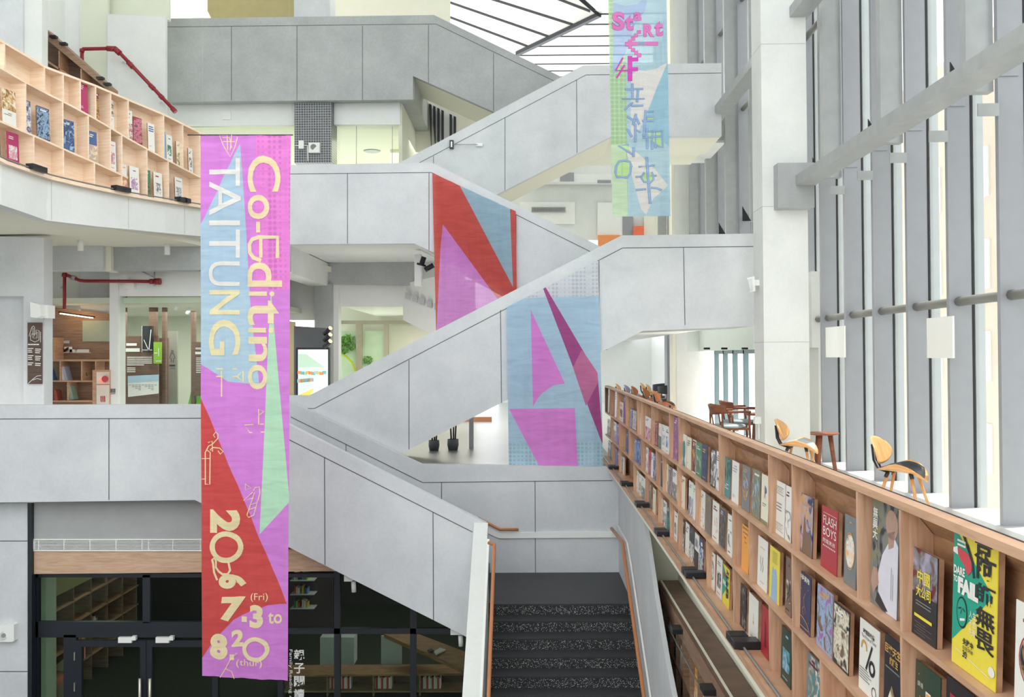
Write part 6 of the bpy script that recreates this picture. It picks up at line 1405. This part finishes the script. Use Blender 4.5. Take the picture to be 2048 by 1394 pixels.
LC = ['navy', 'cream', 'yellow', 'white', 'grey', 'sky', 'orange', 'black', 'cream']
for r, z in enumerate((-3.35, -3.75, -4.15)):
    for i in range(17):
        if rd.random() < 0.35: continue
        y = yF_-0.12-i*0.42; c = LC[rd.randrange(9)]; w_ = 0.17+0.06*rd.random(); h = 0.24+0.06*rd.random()
        M = Matrix(((0, 1, 0, xb+0.03), (-1, 0, 0, y), (0, 0, 1, z+0.001), (0, 0, 0, 1)))
        book(M, w_, h, (c, 'grey' if c != 'grey' else 'white', ('text', 'low', 'mid')[k % 3], ('grey', c, 'cream')), '%s book, %s from far end, %s row of the dark lower bookcase' % (c, ordw(i), ('upper', 'middle', 'lower')[r]), group='covers on the dark bookcase below', tilt=0.04); k += 1

# ================================================================== FURNITURE ON THE READING FLOOR
PLY = wood('plywood', rgb(226, 176, 120), rgb(206, 148, 92), axis=(6, 1.5, 1.5)); PLYD = wood('walnut', rgb(150, 92, 66), rgb(122, 72, 52), axis=(2, 2, 8)); PLYO = wood('orange_ply', rgb(196, 120, 66), rgb(170, 92, 46), axis=(6, 1.5, 1.5))
SEATB = plain('black_leather', rgb(48, 50, 56), 0.3); SEATL = plain('blue_grey_seat', rgb(164, 180, 188), 0.6); CHROME = plain('chrome', rgb(190, 190, 188), 0.15, 0.9); GREYC = plain('grey_shell', rgb(150, 150, 166), 0.5)
def shell(mb, f, nu, nv, th, m, m2=None):
    """double sided shell from f(u,v) in -1..1"""
    def g(u, v): return Vector(f(u, v))
    V = []; k = mb.mi(m); k2 = mb.mi(m2 or m)
    for sgn in (0, 1):
        L = []
        for i in range(nu+1):
            row = []
            for j in range(nv+1):
                u = -1+2*i/nu; v = -1+2*j/nv; e = 0.01; p = g(u, v); n = (g(u+e, v)-g(u-e, v)).cross(g(u, v+e)-g(u, v-e))
                n = n.normalized() if n.length > 1e-9 else Vector((0, 0, 1)); row.append(mb.bm.verts.new(p+n*th*(0.5 if sgn else -0.5)))
            L.append(row)
        V.append(L)
    for s_ in (0, 1):
        for i in range(nu):
            for j in range(nv):
                q = (V[s_][i][j], V[s_][i+1][j], V[s_][i+1][j+1], V[s_][i][j+1])
                fc = mb.bm.faces.new(q if s_ else q[::-1]); fc.material_index = k2 if s_ else k; fc.smooth = True
    bd = [(i, 0) for i in range(nu)]+[(nu, j) for j in range(nv)]+[(i, nv) for i in range(nu, 0, -1)]+[(0, j) for j in range(nv, 0, -1)]
    for a, b in zip(bd, bd[1:]+bd[:1]):
        fc = mb.bm.faces.new((V[0][a[0]][a[1]], V[0][b[0]][b[1]], V[1][b[0]][b[1]], V[1][a[0]][a[1]])); fc.material_index = k
def disc(u, v):   # square to disc
    return u*math.sqrt(1-v*v/2), v*math.sqrt(1-u*u/2)
def shell_chair(label, loc, rz, ply=PLY, pad=SEATB, group='moulded plywood chairs'):
    t = empty('plywood_chair', loc, rz, label=label, cat='chair', group=group)
    def add(nm, fn): mb = MB(); fn(mb); o = mb.build(nm, t); return o
    # local: faces -Y; seat centre z .44
    def seat(u, v):
        a, b = disc(u, v); x = a*0.27; y = b*0.25; z = 0.44+0.10*abs(a)**2.0*(0.3+0.7*(1 if b < 0 else 1-b))-0.07*max(0, -b)**2*(1-abs(a))+0.02*b
        return (x, y, z)
    def seat2(u, v):
        p = seat(u*0.86, v*0.86); return (p[0], p[1], p[2]+0.014)
    def back(u, v):
        a, b = disc(u, v); x = a*0.26*(1-0.12*b); z = 0.66+b*0.145; y = 0.26+0.05*b-0.07*a*a; return (x, y, z)
    add('seat', lambda m: shell(m, seat, 14, 14, 0.014, ply)); add('seat_pad', lambda m: shell(m, seat2, 12, 12, 0.012, pad)); add('backrest', lambda m: shell(m, back, 14, 12, 0.014, ply))
    add('back_bracket', lambda m: [m.tube([(sx*0.05, 0.30, 0.72), (sx*0.05, 0.285, 0.55), (sx*0.05, 0.24, 0.46), (sx*0.05, 0.12, 0.425)], 0.012, BLACK, 6) for sx in (-1, 1)])
    for sx, sy in ((-1, -1), (1, -1), (-1, 1), (1, 1)):
        lg = add('leg', lambda m: m.tube([(sx*0.12, sy*0.12, 0.42), (sx*0.22, sy*0.22, 0.0)], 0.018, ply, 10, rr=[0.019, 0.013]))
        c = MB(); c.tube([(sx*0.115, sy*0.115, 0.44), (sx*0.135, sy*0.135, 0.385)], 0.022, BLACK, 8); o = c.build('leg_cap', lg)
    return t
chA = shell_chair('plywood shell chair with black seat pad nearest the window wall, standing beyond the bookcase', (atz(1806, 1026, L2).x, atz(1806, 1026, L2).y, L2), math.radians(52))
chB = shell_chair('plywood shell chair with pale seat pad in front of the white column', (3.72, 12.7, L2), math.radians(62), pad=plain('pale_pad', rgb(176, 184, 186), 0.3))
t = empty('side_table', (4.24, 13.3, L2), label='small round walnut side table on three legs beside the white column', cat='table')
mb = MB(); mb.lathe([(0.17, 0.545), (0.225, 0.56), (0.225, 0.575), (0.215, 0.572), (0.20, 0.568)], PLYD, 28); o = mb.build('table_top', t)
for k in range(3):
    a = math.radians(90+120*k+20); mb = MB(); mb.tube([(0.10*math.cos(a), 0.10*math.sin(a), 0.55), (0.17*math.cos(a), 0.17*math.sin(a), 0.0)], 0.03, PLYD, 8, rr=[0.036, 0.028]); mb.build('leg', t)
def armchair(label, loc, rz, wd=PLYD, seatm=SEATL):
    t = empty('armchair', loc, rz, label=label, cat='chair', group='walnut armchairs')
    def add(nm, fn): mb = MB(); fn(mb); return mb.build(nm, t)
    def ar(i): a = math.radians(-10+200*i/16); return a
    pts = [(0.29*math.cos(ar(i)), -0.02+0.27*math.sin(ar(i))+ (0.0), 0.66) for i in range(17)]
    pts = [(0.29, -0.22, 0.655)]+pts[1:-1]+[(-0.29, -0.22, 0.655)]
    add('armrest', lambda m: m.tube(pts, 0.022, wd, 8))
    def back(u, v):
        a = u*1.0; x = 0.285*math.sin(a); y = -0.02+0.275*math.cos(a); return (x, y+0.02*(v+1), 0.695+v*0.085*(1-0.35*abs(u)))
    add('backrest', lambda m: shell(m, back, 12, 4, 0.03, wd))
    add('seat', lambda m: (m.box((-0.25, -0.24, 0.38), (0.25, 0.22, 0.41), wd), m.lathe([(0.25, 0.41), (0.262, 0.43), (0.24, 0.455), (0.1, 0.46)], seatm, 24, (0, -0.01, 0))))
    for sx in (-1, 1):
        add('leg', lambda m: m.tube([(sx*0.29, -0.2, 0.655), (sx*0.26, -0.22, 0.4), (sx*0.25, -0.24, 0)], 0.018, wd, 8)); add('leg', lambda m: m.tube([(sx*0.2, 0.2, 0.66), (sx*0.2, 0.2, 0.4), (sx*0.23, 0.26, 0)], 0.018, wd, 8))
    for sx in (-0.12, 0.12): add('back_spindle', lambda m: m.tube([(sx, 0.22, 0.64), (sx, 0.18, 0.40)], 0.012, wd, 6))
    return t
ac1 = armchair('walnut armchair with pale blue-grey seat, the nearer of two by the glass doors', (3.46, 15.9, L2), math.radians(105)); ac1.scale = (1.12, 1.12, 1.12)
ac2 = armchair('walnut armchair with a curved back, the farther of two by the glass doors', (3.88, 17.0, L2), math.radians(95)); ac2.scale = (1.12, 1.12, 1.12)
t = empty('side_table', (3.98, 15.9, L2), label='small walnut side table next to the two walnut armchairs', cat='table')
mb = MB(); mb.lathe([(0.2, 0.66), (0.22, 0.68), (0.22, 0.695)], PLYD, 24); mb.build('table_top', t)
for k in range(3):
    a = math.radians(90+120*k); mb = MB(); mb.tube([(0.09*math.cos(a), 0.09*math.sin(a), 0.60), (0.15*math.cos(a), 0.15*math.sin(a), 0.0)], 0.03, PLYD, 8); mb.build('leg', t)
# cluster of seats at the far end
def at_floor(px, Y): p = at(px, 713, Y); return (p.x, Y, L2)
FARC = [(1331, 23.3, 70, PLYO, SEATB, 'orange plywood chair with black pad at the near end of the far seating row'), (1307, 25.5, 68, PLYO, SEATL, 'orange plywood chair with grey pad, second in the far seating row'), (1283, 27.0, 68, PLYO, SEATB, 'orange plywood chair with black pad, third in the far seating row'),
        (1268, 28.2, 70, GREYC, GREYC, 'grey shell chair in the far seating row'), (1311, 29.0, 75, PLY, SEATL, 'pale plywood chair with tall back, nearer of two behind the far row'), (1299, 30.2, 75, PLY, SEATL, 'pale plywood chair with tall back, farther of two behind the far row'), (1250, 29.6, 75, PLY, SEATL, 'pale plywood chair at the far end of the seating row by the blue banner')]
for (px, Y, a, m, p, l) in FARC: shell_chair(l, at_floor(px, Y), math.radians(a), m, p)
def round_chair(label, loc, rz):
    t = empty('lounge_chair', loc, rz, label=label, cat='chair', group='black padded lounge chairs')
    def add(nm, fn): mb = MB(); fn(mb); return mb.build(nm, t)
    def back(u, v): a = u*1.25; return (0.34*math.sin(a), 0.02+0.30*math.cos(a), 0.72+v*0.13*math.sqrt(max(0.05, 1-0.55*u*u)))
    add('backrest', lambda m: shell(m, back, 16, 6, 0.06, SEATB)); add('seat', lambda m: m.lathe([(0.24, 0.38), (0.28, 0.42), (0.25, 0.46), (0.1, 0.47)], SEATB, 24))
    for sx, sy in ((-1, -1), (1, -1), (-1, 1), (1, 1)): add('leg', lambda m: m.tube([(sx*0.18, sy*0.16, 0.40), (sx*0.25, sy*0.22, 0)], 0.018, PLYD, 8))
    for sx in (-0.12, 0.12): add('back_post', lambda m: m.tube([(sx, 0.30, 0.62), (sx, 0.22, 0.40)], 0.02, PLYD, 6))
round_chair('black padded lounge chair with a wide curved back, the nearer of two', at_floor(1335, 26.6), math.radians(190))
round_chair('black padded lounge chair with a wide curved back, the farther of two', at_floor(1321, 28.4), math.radians(200))

t = empty('wall_fitting', at(1513, 835, 13.4), label='small white sensor box with a cord low on the white column', cat='wall fitting')
rel(t, boxo('box', (3.30, 13.4, -1.0), (3.39, 13.5, -0.9), WPAINT), boxo('cord', (3.355, 13.42, -1.22), (3.37, 13.43, -1.0), WPAINT))
